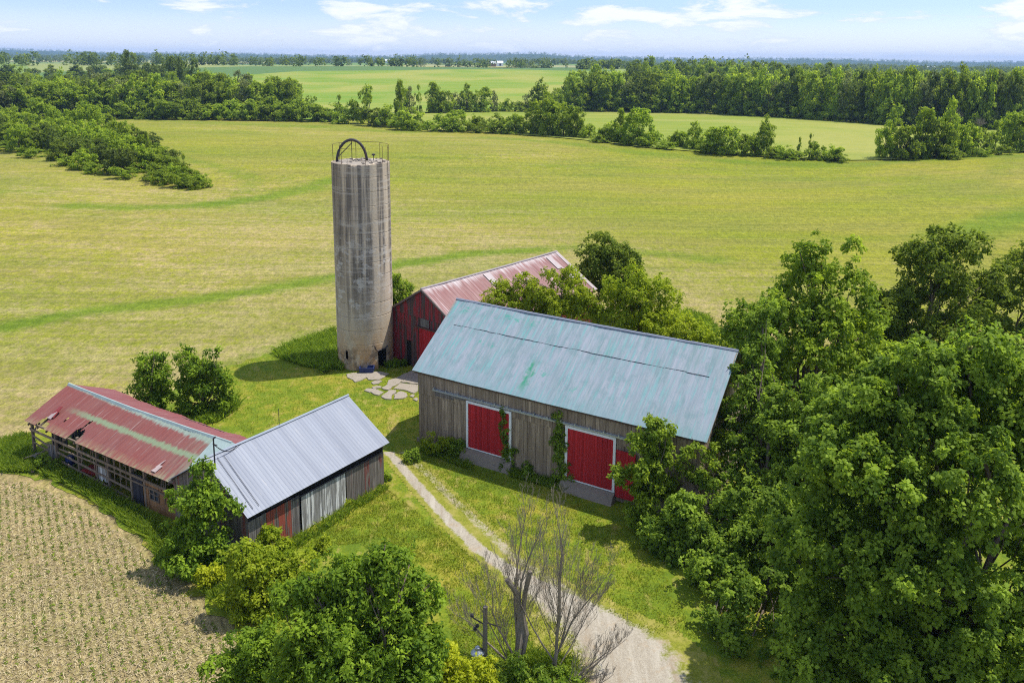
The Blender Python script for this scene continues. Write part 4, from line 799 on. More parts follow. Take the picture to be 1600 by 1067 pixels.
# --- foreground middle
tree_px('ash_tree','bright green ash tree with several tops in the lower middle of the view','tree',(545,1135),
 [(603,885,26,0),(632,920,30,.5),(548,925,32,0),(660,955,30,.5),(672,915,14,.6),(592,960,52,0),(505,945,30,0),(490,985,42,-.5),(545,1010,62,-1),(625,1020,58,-.5),(462,1045,36,-1),(520,1075,60,-1.5),(610,1080,65,-1),(655,1030,36,0),(602,855,13,0),(535,888,13,0),(482,905,14,0),(570,895,15,0),(450,935,12,0),(640,885,14,.3)],
 'ash',1550,.37,36,.19,.5,21,trunk_r=.17,stems=3,twigs=90,flat=.6)
tree_px('shrub','dark green shrub at the field edge left of the ash tree','shrub',(395,1085),[(385,1010,32,0),(370,1045,36,0),(410,1050,40,0),(430,1010,26,.3),(360,1075,30,0)],'ash',420,.38,30,.18,.55,22,trunk_r=.07,twigs=20)
tree_px('shrub','yellow green bush in front of the corner of the silver shed','shrub',(405,955),[(385,878,30,0),(400,905,38,0),(430,890,30,.3),(450,905,26,.5),(370,920,30,-.3),(395,940,36,-.3),(440,935,30,0),(470,885,18,.5)],'lime',700,.36,32,.16,.6,23,trunk_r=.08,twigs=24,stems=2)
tree_px('shrub','low yellow bush growing at the foot of the utility pole','shrub',(705,1100),[(690,1045,34,0),(730,1055,32,0),(660,1060,26,0),(700,1080,40,0),(755,1075,25,0)],'yellow',520,.34,32,.15,.6,24,trunk_r=.06,twigs=16)
tree_px('shrub','green leafy sapling at the corner of the silver shed wall','shrub',(413,865),[(415,832,12,0),(408,848,14,0),(425,845,12,0),(440,852,9,0)],'lime',120,.25,24,.16,.6,25,trunk_r=.04,twigs=10)
tree_px('small_tree','leafy green tree between the open shed and the silver shed','tree',(300,885),
 [(318,745,24,0),(295,775,30,0),(330,775,22,0),(310,810,38,0),(285,815,26,0),(325,840,28,-.3),(290,850,32,-.5),(305,875,36,-.8),(330,880,22,-.5),(345,790,14,0)],'ash',560,.33,30,.18,.6,26,trunk_r=.10,twigs=40,flat=.6)
tree_px('small_tree','small leafy tree against the barn beside the right hand red door','tree',(1003,822),
 [(1022,668,13,0),(1002,690,19,0),(1042,675,10,0),(1026,707,22,0),(990,730,20,-.3),(1022,745,26,-.3),(1005,778,22,-.3),(1040,768,16,0),(1000,800,20,-.5),(970,738,9,-.3)],'tree',620,.30,28,.17,.6,27,trunk_r=.09,twigs=40,flat=.6)
tree_px('small_tree','thin leaved tree hugging the right corner of the barn','tree',np.array([12.0,44.2,0]),[(1080,690,22,0),(1105,700,24,0),(1070,735,16,0)],'tree',60,.32,22,.18,.6,28,trunk_r=.08,twigs=20)
tree_px('shrub','dark leafy thicket under the maple at the foot of the barn','shrub',(1035,860),[(1030,830,22,0),(1062,850,28,0),(1018,845,16,0),(1050,872,20,-.5),(1080,830,28,0),(1065,800,22,0)],'maple',520,.42,30,.2,.7,29,trunk_r=.06,twigs=16)
# --- behind the barn
tree_px('shrub','yellow green bushy tree between the two barns, left one of the pair','tree',np.array([3.6,69.5,0]),[(800,462,30,0),(840,448,32,0),(882,455,30,0),(775,475,22,0),(905,482,28,0),(850,485,40,-.5),(820,440,16,0),(880,432,15,0)],'lime',900,.46,32,.2,.6,31,trunk_r=.14,twigs=40)
tree_px('shrub','yellow green bushy tree behind the middle of the barn roof, right one of the pair','tree',np.array([10.6,69.,0]),[(985,450,30,0),(1030,465,30,0),(960,475,28,0),(1000,495,44,-.5),(1045,490,26,0),(945,500,26,0),(1050,510,28,0),(1010,520,40,-.5)],'lime',950,.46,32,.2,.6,32,trunk_r=.14,twigs=40)
tree_px('small_tree','dark green round tree at the far corner of the red streaked roof','tree',np.array([10.6,83.5,0]),[(935,395,27,0),(970,405,30,0),(920,415,24,0),(955,430,36,0),(990,415,24,0),(950,382,14,0)],'dark',620,.55,30,.26,.6,33,trunk_r=.15,twigs=30)
tree_px('shrub','light green bush behind the barn ridge toward the tall tree','shrub',np.array([16.,66.,0]),[(1075,525,26,0),(1105,530,24,0),(1050,530,22,0),(1130,545,20,0),(1090,550,30,0)],'lime',420,.46,30,.2,.6,34,trunk_r=.08,twigs=16)
tree_px('shrub','round green shrub peeping out on the right side of the silo','shrub',np.array([-10.6,84.,0]),[(622,452,16,0),(630,465,17,0),(618,470,18,0),(640,475,12,0),(622,436,8,0)],'tree',260,.5,28,.24,.6,35,trunk_r=.09,twigs=16)
tree_px('small_tree','left of two small dark green trees behind the open shed','tree',(240,645),[(238,565,17,0),(222,597,20,0),(250,592,17,0),(238,622,24,0),(210,610,12,0),(258,615,12,0),(240,548,8,0)],'ash',300,.40,28,.21,.6,36,trunk_r=.09,twigs=24,flat=.6)
tree_px('small_tree','right and rounder of two small dark green trees behind the open shed','tree',(318,650),[(300,568,18,0),(325,566,17,0),(303,597,25,0),(333,600,23,0),(315,628,30,0),(345,622,16,0),(292,628,18,0),(292,548,8,0),(332,547,7,0)],'ash',440,.40,28,.21,.6,37,trunk_r=.10,twigs=30,flat=.6)
# --- weeds along the walls
for i,(b,lb,leaf,lab) in enumerate([((686,712),[(678,682,10,0),(692,690,11,0),(684,702,12,0),(670,690,7,0)],'lime','bright leafy weed clump at the left end of the barn wall'),
 ((712,712),[(705,690,12,0),(716,700,12,0),(700,705,10,0)],'maple','dark weed clump between the barn wall and its left red door'),
 ((800,735),[(800,712,12,0),(808,722,14,0),(795,728,10,0)],'ash','leafy weed at the right foot of the left red door'),
 ((835,740),[(828,730,13,0),(845,738,14,0),(860,742,13,0)],'maple','low dark weeds under the barn wall between the red doors'),
 ((882,752),[(878,738,12,0),(888,746,13,0),(870,745,10,0)],'ash','green weeds at the left foot of the right red door'),
 ((648,722),[(645,712,9,0),(655,716,9,0)],'maple','dark low weed by the near left barn corner'),
 ((610,572),[(605,568,7,0),(618,566,8,0),(630,563,7,0),(596,576,6,0)],'ash','broad leaved weeds beside the dark opening of the silo'),
 ((643,560),[(640,556,8,0),(655,556,7,0)],'maple','dark weeds between the silo and the red barn wall'),
 ((505,582),[(503,578,6,0),(510,575,5,0)],'ash','small pale weed in the silo shadow on the lawn'),
 ((500,860),[(497,855,7,0),(506,850,6,0)],'lime','grassy weed under the peeling white shed door'),
 ((540,790),[(538,786,6,0),(532,790,6,0)],'lime','small weed at the join of the white and brown shed doors'),
 ((604,750),[(604,747,5,0),(601,752,5,0)],'ash','small dark weed at the right corner of the silver shed'),
 ((270,880),[(262,868,16,0),(280,875,17,0),(255,878,12,0)],'weed','dense green weeds under the tree between the two sheds'),
 ((330,925),[(325,908,18,0),(345,915,16,0),(315,920,14,0)],'yellow','yellow flowering weeds at the stubble edge by the yellow green bush'),
 ((830,1075),[(810,1050,26,0),(850,1055,28,0),(880,1065,24,0),(835,1075,28,0),(780,1070,20,0)],'weed','tall green weeds around the foot of the dead tree'),
 ((100,735),[(70,718,10,0),(90,725,9,0)],'weed','green weeds growing through the open shed end bay'),
 ]):
    tree_px('weed_clump',lab,'weeds',b,lb,leaf,int(10+sum(l[2] for l in lb)*2.2),.24,24,.15,.5,60+i,trunk_r=.02,twigs=8)
def vine(lab,px,seed,wide):
    g=np.random.default_rng(seed); C=[]
    for (x,y,k) in px:
        for _ in range(k):
            d=ray(x+g.normal(0,wide),y+g.normal(0,5)); O=np.array([-6.805,54.808,0]); v=np.array([.517,.856,0]); t=((O-CAM)@v+.16)/(d@v); C.append(CAM+d*t)
    C=np.array(C); b=np.array([C[:,0].mean(),C[:,1].mean(),0.]); C-=b; N_=np.tile([-.5,-.8,.35],(len(C),1))
    V,F,t=leaves(g,C,N_,np.full(len(C),.20),16,.15,.7,.2); root=empty('climbing_vine',lab,'vine',b)
    mesh_np('foliage',V,F,LEAF['maple'],root,{'tint':t}); mb=MB(); o=np.argsort(C[:,2])[::6]; mb.tube([(C[o[0],0],C[o[0],1],-.05)]+[C[i] for i in o],.018,5); mb.build('stem',BARK,root)
vine('thin vine climbing the right edge of the left red door',[(785,645,6),(786,660,5),(788,675,6),(790,690,7),(793,705,9),(795,720,8)],71,3)
vine('dense dark vine climbing the barn wall left of the right red door',[(872,655,8),(872,670,12),(873,685,14),(874,700,16),(876,715,14),(878,730,14),(880,745,14)],72,5.5)
# --- dead trees
def dead_tree(lab,b,stems,seed,thick=.13):
    g=np.random.default_rng(seed); b=np.array(b,float); root=empty('dead_tree',lab,'tree',b); mb=MB(); tw=MB()
    def branch(p,d,L,r,lev):
        pts=[p];q=p.copy();k=7
        for i in range(k):
            d=unit(d+g.normal(0,.11,3)+np.array([0,0,.06 if lev else .02])); q=q+d*L/k; pts.append(q.copy())
        (mb if lev<1 else tw).tube(pts,[max(.004,r*(1-.88*t))*(1 if lev<1 else .75) for t in np.linspace(0,1,k+1)],6 if lev<1 else 4,cap=False)
        if lev<3:
            n=(15,7,4)[lev]
            for i in range(n):
                t=g.uniform(.15,.97); j=min(k-1,int(t*k)); o=pts[j]+(pts[j+1]-pts[j])*(t*k-j); side=unit(np.cross(d,g.normal(size=3))); nd=unit(d*.95+side*g.uniform(.2,.5)+np.array([0,0,.3]))
                branch(o,nd,L*(.62-.38*t)*g.uniform(.6,1.15),max(.007,r*(1-.8*t)*.34),lev+1)
    for (tx,ty,tz,r,L,stub) in stems:
        d=unit(np.array([tx,ty,tz])); o=np.array([g.normal(0,.12),g.normal(0,.12),-.1])
        if stub: limb(mb,g,o,o+d*L,r,r*.75,6,.05)
        else: branch(o,d,L,r,0)
    mb.build('trunk',DEADWOOD,root); tw.build('twigs',DEADWOOD,root)
dead_tree('grey dead tree with broken thick trunk beside the utility pole',G(810,1048),[(-.03,.1,1,.10,7.0,0),(-.12,.1,1,.16,4.3,1),(.12,.1,1,.14,4.7,1),(.05,.2,1,.09,7.2,0),(-.75,.35,.75,.065,4.2,0),(-.18,.1,1,.06,6.0,0),(-.4,.2,.9,.045,4.3,0)],81)
dead_tree('slender many stemmed dead tree by the gravel, right of the broken dead tree',G(858,1052),[(-.04,.1,1,.095,7.6,0),(.03,.1,1,.085,7.8,0),(.16,.15,1,.055,6.2,0),(.36,.2,.9,.045,5.4,0),(-.2,.2,1,.045,5.6,0),(.6,.3,.75,.04,4.2,0)],82)
dead_tree('low fallen dead branches leaning over the gravel by the dead trees',G(872,1085),[(.85,.45,.42,.08,3.6,0),(.8,.75,.5,.06,3.9,0),(.9,.2,.25,.05,2.6,0)],83)
# --- tall grass
def grass(name,polys,n,h,w,leaf,seed,lab=None):
    g=np.random.default_rng(seed); P=[]
    for poly,share in polys:
        Q=np.array([G(*p)[:2] for p in poly]); lo,hi=Q.min(0),Q.max(0); got=0; need=int(n*share)
        while got<need:
            c=g.uniform(lo,hi,(need*3,2)); ins=np.zeros(len(c),bool)
            for a,b in zip(Q,np.roll(Q,-1,0)):
                cr=((a[1]>c[:,1])!=(b[1]>c[:,1]))&(c[:,0]<(b[0]-a[0])*(c[:,1]-a[1])/(b[1]-a[1]+1e-12)+a[0]); ins^=cr
            c=c[ins]; clump=np.sin(c[:,0]*2.3+np.sin(c[:,1]*1.7))*np.sin(c[:,1]*2.9+1)+g.normal(0,.6,len(c)); c=c[clump>-.5]; P.append(c[:need-got]); got+=len(P[-1])
    P=np.concatenate(P); m=len(P); z=hgt(P[:,0],P[:,1])+.02; th=g.random(m)*6.28; H_=h*(.45+.8*g.random(m)); b=np.c_[P,z]
    s=np.c_[np.cos(th),np.sin(th),np.zeros(m)]*w; lean=np.c_[g.normal(0,.33,(m,2)),np.ones(m)]*H_[:,None]
    V=np.stack([b-s*.5,b+s*.5,b+lean*.6+s*.35,b+lean+np.c_[lean[:,:2]*.4,np.zeros(m)]],1).reshape(-1,3); F=np.arange(4*m).reshape(m,4)
    o=mesh_np(name,V,F,LEAF[leaf],None,{'tint':np.repeat(g.random(m),4)}); o['kind']='stuff'; return o
grass('tall_grass',[([(0,738),(0,692),(45,682),(52,712),(120,745),(200,790),(270,835),(275,880),(245,872),(235,848),(180,808),(120,766),(60,740)],.6),([(300,905),(390,870),(400,905),(360,960),(330,940)],.18),([(800,1020),(900,1035),(920,1120),(780,1120)],.22)],26000,.50,.04,'weed',91)
grass('tall_grass',[([(425,553),(470,535),(524,517),(530,560),(535,580),(480,575),(440,562)],.6),([(260,655),(345,640),(368,622),(372,640),(340,660),(280,672)],.25),([(1060,500),(1130,530),(1110,500),(1070,486)],.15)],16000,.60,.06,'weed',92)
grass('wall_grass',[([(428,862),(601,758),(606,766),(436,878)],.3),([(660,690),(735,728),(740,738),(655,706)],.25),([(800,735),(885,758),(880,770),(795,745)],.3),([(616,562),(650,556),(652,566),(612,574)],.15)],5500,.38,.04,'weed',93)
grass('lawn_grass',[([(370,560),(640,560),(700,720),(600,700),(545,620),(390,680),(330,650)],.22),([(640,710),(880,760),(1030,880),(1090,1000),(1010,990),(900,930),(720,800),(610,705)],.34),([(440,860),(600,760),(690,830),(900,1000),(930,1080),(720,1080),(690,900),(560,850)],.44)],52000,.13,.035,'turf',97)
# --- crop seedlings in the near stubble, in rows
def seedlings():
    g=np.random.default_rng(95); Q=np.array([G(*p)[:2] for p in [(-80,1120),(-80,760),(0,752),(40,755),(118,785),(180,828),(240,880),(285,918),(315,960),(362,1000),(372,1060),(360,1120)]])
    a=R(-58); u=np.array([math.cos(a),math.sin(a)]); v=np.array([.84805,.52992]); lo=(Q@v).min(); hi=(Q@v).max(); P=[]
    for k in np.arange(math.floor(lo/.4)*.4+.1,hi,.40):
        s=np.arange((Q@u).min(),(Q@u).max(),.20); s=s+g.normal(0,.05,len(s)); p=u*s[:,None]+v*(k+g.normal(0,.022,len(s)))[:,None]; P.append(p[g.random(len(p))<.9])
    c=np.concatenate(P); ins=np.zeros(len(c),bool)
    for a_,b_ in zip(Q,np.roll(Q,-1,0)): ins^=((a_[1]>c[:,1])!=(b_[1]>c[:,1]))&(c[:,0]<(b_[0]-a_[0])*(c[:,1]-a_[1])/(b_[1]-a_[1]+1e-12)+a_[0])
    c=c[ins]; dens=.5+.5*np.sin(c[:,0]*.23+1)*np.sin(c[:,1]*.31); c=c[g.random(len(c))<0.3+.45*dens]; n=len(c)
    C=np.c_[c,hgt(c[:,0],c[:,1])+.05]; V,F,t=leaves(g,C,np.tile([0,0,1.],(n,1)),np.full(n,.055)*(.6+.8*g.random(n)),8,.10,.5,.5)
    o=mesh_np('crop_seedlings',V,F,LEAF['tree'],None,{'tint':t*.6}); o['kind']='stuff'
    # straw litter
    m=26000; lo2,hi2=Q.min(0),Q.max(0); c=g.uniform(lo2,hi2,(m*2,2)); ins=np.zeros(len(c),bool)
    for a_,b_ in zip(Q,np.roll(Q,-1,0)): ins^=((a_[1]>c[:,1])!=(b_[1]>c[:,1]))&(c[:,0]<(b_[0]-a_[0])*(c[:,1]-a_[1])/(b_[1]-a_[1]+1e-12)+a_[0])
    c=c[ins][:m]; n=len(c); th=g.random(n)*6.28; d=np.c_[np.cos(th),np.sin(th),g.normal(.15,.25,n)]; L=.06+.13*g.random(n); b=np.c_[c,hgt(c[:,0],c[:,1])+.03]; s=np.c_[-np.sin(th),np.cos(th),np.full(n,.35)]*.012
    V=np.stack([b-s,b+s,b+d*L[:,None]+s,b+d*L[:,None]-s],1).reshape(-1,3); F=np.arange(4*n).reshape(n,4)
    o=mesh_np('straw',V,F,STRAW,None,{'tint':np.repeat(g.random(n),4)}); o['kind']='stuff'
st_=NT('straw',.8,.2); st_.col(st_.mix(st_.attr('tint'),(.22,.16,.08),(.52,.43,.25))); STRAW=st_.m
seedlings()
# ------------------------------------------------------------------ distant trees: a few grown prototypes, then copies
PRO={}
def proto(kind,lobes,n,R_,per,ll,leaf,seed,trunk=.02,bare=False):
    g=np.random.default_rng(seed)
    if not bare:
        nb=int(n/5); B,BN,_=crown_points(g,lobes,nb,.8,.2,.12); rb=R_*1.15*(.6+.8*g.random(nb)); B=B+BN*(rb*g.uniform(-.2,.6,nb))[:,None]; C,Nn,T=crown_points(g,np.c_[B,rb,rb,rb*.8],int(n*1.25),.5,.1,.15); ok=C[:,2]>0.0; C,Nn,T=C[ok],Nn[ok],T[ok]; V,F,t=leaves(g,C,Nn,R_*.75*(.6+.8*g.random(len(C))),per,ll,.7,.5,T)
        V[:,2]=np.maximum(V[:,2],0.0)
    mb=MB(); limb(mb,g,(0,0,-.06),(0,0,.35),trunk,trunk*.8,4,.02)
    for l in lobes: limb(mb,g,(0,0,.3*min(1,l[2]*1.5)),(l[0],l[1],l[2]+l[5]*.4),trunk*.6,trunk*.15,4,.08)
    if bare:
        for _ in range(90):
            l=lobes[int(g.integers(len(lobes)))]; d=unit(g.normal(size=3)); d[2]=abs(d[2]); e=np.array(l[:3])+d*np.array(l[3:]); s=np.array([0,0,.35])+(np.array(l[:3])-np.array([0,0,.35]))*g.random(); limb(mb,g,s,e,.006,.002,4,.06)
        me=mb; o=mb.build('trunk',DEADWOOD); me=o.data; bpy.data.objects.remove(o); PRO.setdefault(kind,[]).append((me,None)); return
    to=mb.build('trunk',BARK); tm=to.data; bpy.data.objects.remove(to)
    co_=mesh_np('crown',V,F,LEAF[leaf],None,{'tint':t}); cm_=co_.data; bpy.data.objects.remove(co_); PRO.setdefault(kind,[]).append((tm,cm_))
for s_ in range(4):
    g=np.random.default_rng(200+s_); j=lambda k=.05:g.normal(0,k)
    proto('round',[(j(),j(),.60,.34,.34,.32),(-.24+j(),j(),.45,.26,.26,.28),(.25+j(),j(),.48,.26,.26,.28),(j(),.22,.5,.28,.28,.3),(j(),-.24,.42,.28,.28,.3),(j(.12),j(.12),.80,.18,.18,.19),(j(.2),j(.2),.25,.36,.36,.22),(j(),j(),.12,.40,.40,.13)],260,.085,18,.062,'hedge',300+s_)
    proto('tall',[(j(),j(),.80,.19,.19,.19),(-.12+j(),j(),.62,.22,.22,.22),(.14+j(),j(),.60,.22,.22,.22),(j(),.12,.45,.26,.26,.22),(j(),-.13,.42,.27,.27,.24),(.05+j(),j(),.22,.27,.27,.2),(j(.1),j(.1),.92,.09,.09,.08),(j(),j(),.10,.33,.33,.12)],270,.07,17,.05,'wood',310+s_)
    proto('shrub',[(-.3+j(),j(),.45,.3,.3,.42),(.28+j(),j(),.42,.3,.3,.42),(j(),.25,.5,.3,.3,.45),(j(),-.28,.38,.32,.32,.4),(j(.2),j(.2),.68,.22,.22,.3)],150,.10,16,.075,'hedge',320+s_,.015)
for s_ in range(2):
    proto('narrow',[(0,0,.85,.09,.09,.15),(.02,0,.65,.13,.13,.2),(-.02,.02,.42,.16,.16,.22),(.02,-.02,.2,.18,.18,.2),(0,0,.08,.26,.26,.1)],120,.06,15,.05,'hedge',330+s_,.018)
    proto('pale',[(0,0,.78,.2,.2,.2),(-.1,0,.58,.22,.22,.24),(.12,.05,.55,.22,.22,.24),(0,-.1,.32,.27,.27,.28),(0,0,.12,.36,.36,.13)],190,.07,16,.045,'pale',340+s_)
    proto('dark',[(0,0,.72,.28,.28,.27),(-.2,0,.5,.27,.27,.3),(.2,.05,.48,.27,.27,.3),(0,-.2,.42,.28,.28,.32),(.05,.05,.22,.36,.36,.22),(0,0,.12,.4,.4,.13)],220,.085,16,.062,'far',350+s_)
proto('elm',[(0,0,.85,.26,.26,.13),(-.18,0,.78,.16,.16,.13),(.2,.05,.78,.16,.16,.12),(0,.1,.66,.12,.12,.14)],90,.07,15,.06,'hedge',360,.03)
proto('bare',[(0,0,.75,.3,.3,.25),(-.2,0,.55,.25,.25,.25),(.2,0,.55,.25,.25,.25)],0,0,0,0,None,361,.02,True)
PK={}
def plant(kind,name,label,cat,P,w,h,group,parts=True,seed=0):
    k=PK.get(kind,0); PK[kind]=k+1; tm,cm_=PRO[kind][k%len(PRO[kind])]
    rot=random.uniform(0,6.28); sc=(w,w,h)
    r=bpy.data.objects.new(name,None); r.location=P; r.rotation_euler=(0,0,rot); r.scale=sc; COL.objects.link(r); tag(r,label,cat,group); r.empty_display_size=.1
    t=bpy.data.objects.new('trunk',tm); COL.objects.link(t); t.parent=r
    if cm_: c=bpy.data.objects.new('crown',cm_); COL.objects.link(c); c.parent=r
    return r
ORD='first second third fourth fifth sixth seventh eighth ninth tenth eleventh twelfth thirteenth fourteenth fifteenth sixteenth seventeenth eighteenth nineteenth twentieth'.split()
def ordw(i):
    if i<20: return ORD[i]
    tens=['','','twenty','thirty','forty','fifty','sixty','seventy','eighty'][(i+1)//10]; u_=(i+1)%10
    return (tens[:-1]+'ieth') if u_==0 else tens+' '+ORD[u_-1]
def row(items,group,where,lead='from the left'):
    items=sorted(items,key=lambda q:q[1])
    for i,(kind,x,by,ty,w) in enumerate(items):
        P=G(x,by); D_=(P-CAM)@fw; top=at(x,ty,P[1]); H_=max(1.2,top[2]-P[2]); wd=w/FPX*D_*1.12
        nm,cat,word={'round':('broadleaf_tree','tree','round crowned green tree'),'tall':('broadleaf_tree','tree','tall green tree'),'shrub':('shrub','shrub','bushy green shrub'),'narrow':('slender_tree','tree','slender upright green tree'),'pale':('broadleaf_tree','tree','pale greyish green tree'),'dark':('broadleaf_tree','tree','dark green tree'),'elm':('elm_tree','tree','vase shaped elm'),'bare':('bare_tree','tree','bare grey leafless tree')}[kind]
        plant(kind,nm,f'{word}, {ordw(i)} {lead} in the {where}',cat,P,wd,H_,group)
hr=[('tall',625,198,128,20),('narrow',530,191,147,20),('shrub',545,193,166,34),('elm',576,193,137,30),('shrub',566,194,158,22),('round',590,197,168,38),('shrub',612,199,166,30),('round',640,203,170,40),('shrub',662,201,188,14),
 ('shrub',690,205,180,26),('round',712,206,176,36),('shrub',738,205,183,22),('shrub',762,206,186,20),('shrub',783,208,180,30),('round',806,209,178,34),('tall',832,210,160,40),('tall',855,212,150,50),('round',880,213,160,44),('tall',900,215,170,36),('shrub',920,217,196,22),('shrub',940,221,200,22),('round',955,222,190,28),('tall',969,223,172,22),('round',997,226,174,48),('shrub',1025,226,206,18),('shrub',1052,230,208,18),('round',1064,230,204,22),('tall',1083,233,193,32),
 ('round',1131,241,196,48),('shrub',1161,242,213,22),('tall',1193,243,187,34),('shrub',1178,244,214,28),('shrub',1218,246,228,24),('narrow',1247,247,215,14),('narrow',1265,248,208,14),('shrub',1274,249,224,24),('shrub',1296,250,230,26),('shrub',1240,248,234,26),
 ('tall',1383,248,191,32),('round',1410,248,190,42),('tall',1436,247,172,42),('round',1462,247,190,42),('tall',1480,246,160,40),('round',1506,244,190,36),('shrub',1528,242,204,28),('narrow',1553,240,190,30),('round',1590,238,172,48),('tall',1618,238,155,52)]
row(hr,'trees of the hedgerow across the fields','hedgerow beyond the field')
row([('shrub',x,y+2,y-9-6*random.random(),16+10*random.random()) for x,y in [(650,203),(672,204),(748,206),(775,207),(935,221),(980,226),(1015,228),(1040,231),(1100,237),(1108,239),(1205,246),(1228,248),(1310,251),(1490,247),(1540,243),(1565,240)]],'low bushes filling the hedgerow','low hedgerow growth')
row([('tall',628,178,130,20),('pale',643,178,138,22),('narrow',655,177,131,16),('tall',677,177,130,28),('round',690,177,138,30),('pale',710,176,140,22),('tall',730,176,134,28),('round',752,176,140,28),('pale',770,175,144,18),('shrub',790,175,156,22),('shrub',812,175,160,22),('tall',845,175,128,34),('tall',868,175,140,28),('tall',893,174,121,24),('pale',825,175,142,22)],'trees on the far side of the second field','tree strip below the far hill')
# left wood
lw_=[]
for i,x in enumerate(range(-30,475,23)): lw_.append((['tall','tall','pale','round'][i%4],x+random.uniform(-5,5),184-(0 if x>180 else (180-x)*-.02),124+random.uniform(-6,8)+(8 if x<150 else 0),random.uniform(40,56)))
lw_+=[('shrub',x+random.uniform(-4,4),186+(x-200)*.012,160+random.uniform(-5,6),random.uniform(28,40)) for x in range(196,525,20)]
row(lw_,'trees along the front of the left wood','left wood front')
k=0
LB=['green tree top showing among others deep in the left wood','green tree top showing among others deep in the right wood']
for D_,ty0 in ((420,128),(470,122),(540,116),(630,111),(740,106),(860,102)):
    for x in range(-20,470 if D_<480 else (410 if D_<600 else 335 if D_<700 else 300),30 if D_<600 else 26):
        px=x+random.uniform(-12,12); d=ray(px,170); q=d[:2]/np.linalg.norm(d[:2])*D_; z=float(hgt(*q)); h=random.uniform(14,19) if D_<600 else random.uniform(10.5,14); 
        plant(['tall','round','dark','pale'][k%4 if D_<600 else (k%2)*2],'broadleaf_tree',LB[0],'tree',(q[0],q[1],z),random.uniform(13,17),h,'trees deep in the left wood'); k+=1
for x,ty,w,D_ in ((203,83,24,620),(274,83,26,560),(300,96,26,600),(235,95,22,640)):
    P=at(x,120,D_); z=float(hgt(P[0],P[1])); t=at(x,ty,D_); plant('dark','broadleaf_tree',f'dark tree standing higher than the left wood, the {"westmost tall" if x==203 else "broad tall" if x==274 else "lower right" if x==300 else "lower middle"} one','tree',(P[0],P[1],z),w/FPX*D_*1.15,t[2]-z,'trees deep in the left wood')
# right wood
rw=[]
def rwb(x): return float(np.interp(x,[800,900,1100,1250,1400,1500,1620],[173,173,177,185,196,201,203]))
for i,x in enumerate(range(905,1640,19)): rw.append((['tall','tall','round','tall','pale','dark'][i%6],x+random.uniform(-5,5),rwb(x),np.interp(x,[900,1000,1300,1600],[126,119,116,112])+random.uniform(-7,8),random.uniform(34,46)))
rw+=[('shrub',x,rwb(x)+1,rwb(x)-18-random.uniform(0,8),26) for x in range(912,1640,30)]
rw+=[('bare',1487,205,164,30),('bare',1530,206,182,24)]
row(rw,'trees along the front of the right wood','right wood front')
k=0
for dD in (22,50,85,130,190,270,360):
    for x in range(900,1640,34 if dD<100 else 30):
        px=x+random.uniform(-14,14); p0=G(px,rwb(px)); d=unit(p0[:2]); q=p0[:2]+d*dD
        if px<985 and dD>90: continue
        z=float(hgt(*q)); h=random.uniform(17,21.5); plant(['tall','round','tall','dark'][k%4],'broadleaf_tree',LB[1],'tree',(q[0],q[1],z),random.uniform(12,16),h,'trees deep in the right wood'); k+=1
# island thicket in the left of the field
isl=[]; low_=[(-40,225),(0,232),(60,248),(110,262),(150,271),(200,279),(250,287),(300,295),(318,294)]; up_=[(-40,205),(60,205),(150,205),(200,215),(230,230),(260,250),(285,268),(318,290)]
for i in range(46):
    x=-30+(i*7.6); lo_=np.interp(x,*zip(*low_)); u_=np.interp(x,*zip(*up_)); y=u_+(lo_-u_)*((i*.618)%1); tall=np.interp(x,[0,170,230,300],[44,46,36,22])
    kd=['round','tall','shrub','round','dark'][i%5]; isl.append((kd,x,y,y-tall*random.uniform(.65,1.1),random.uniform(30,42) if x<260 else 24))
isl+=[('narrow',232,262,207,18),('shrub',255,287,268,30),('shrub',285,293,272,28),('shrub',305,295,279,24),('narrow',290,285,240,16),('shrub',200,279,262,30),('shrub',150,271,255,30),('shrub',100,259,244,30),('shrub',50,246,232,30),('shrub',10,235,222,30)]
row(isl,'bushes of the thicket in the field','left field thicket')
# ------------------------------------------------------------------ far country
def far_trees(name,spots,seed,leaf='far'):
    g=np.random.default_rng(seed); Cs=[];Rs=[];Ts=[]
    for (x,y,h,w) in spots:
        z=float(hgt(x,y)); m=8; a=g.random(m)*6.28; rr=np.sqrt(g.random(m))*w*.42; zz=z+h*(.08+.80*g.random(m)); rr*=np.clip(1.25-(zz-z)/h*.8,.3,1)
        Cs.append(np.c_[x+rr*np.cos(a),y+rr*np.sin(a),zz]); Rs.append(np.full(m,w*.26)); Ts.append(np.full(m,g.random()))
    C=np.concatenate(Cs); V,F,t=leaves(g,C,np.tile([0,-.3,.9],(len(C),1))+g.normal(0,.5,(len(C),3)),np.concatenate(Rs),9,2.6,.9,.6,np.concatenate(Ts))
    o=mesh_np(name,V,F,LEAF[leaf],None,{'tint':t}); o['kind']='stuff'; return o
g=np.random.default_rng(500); sp=[]
def belt(x0,y0,x1,y1,n,wid,h=(12,19)):
    for _ in range(n):
        t=g.random(); sp.append((x0+(x1-x0)*t+g.normal(0,wid*.3),y0+(y1-y0)*t+g.normal(0,wid),g.uniform(*h),g.uniform(10,15)))
belt(-420,1120,-120,1130,34,12,(9,15)); belt(-150,1250,60,1240,16,14,(8,14)); belt(70,1010,150,1120,26,12,(8,13)); belt(-620,1000,-380,1150,60,30)
far_trees('far_trees',sp,501); sp=[]
for _ in range(150):
    x=g.uniform(-2600,2600); y=g.uniform(1500,4200); L_=g.uniform(120,600); a=g.choice([0,.12,-.2,1.3]); belt(x-L_/2*math.cos(a),y-L_/2*math.sin(a)*.5,x+L_/2*math.cos(a),y+L_/2*math.sin(a)*.5,int(L_/14),g.choice([6,6,30,60]))
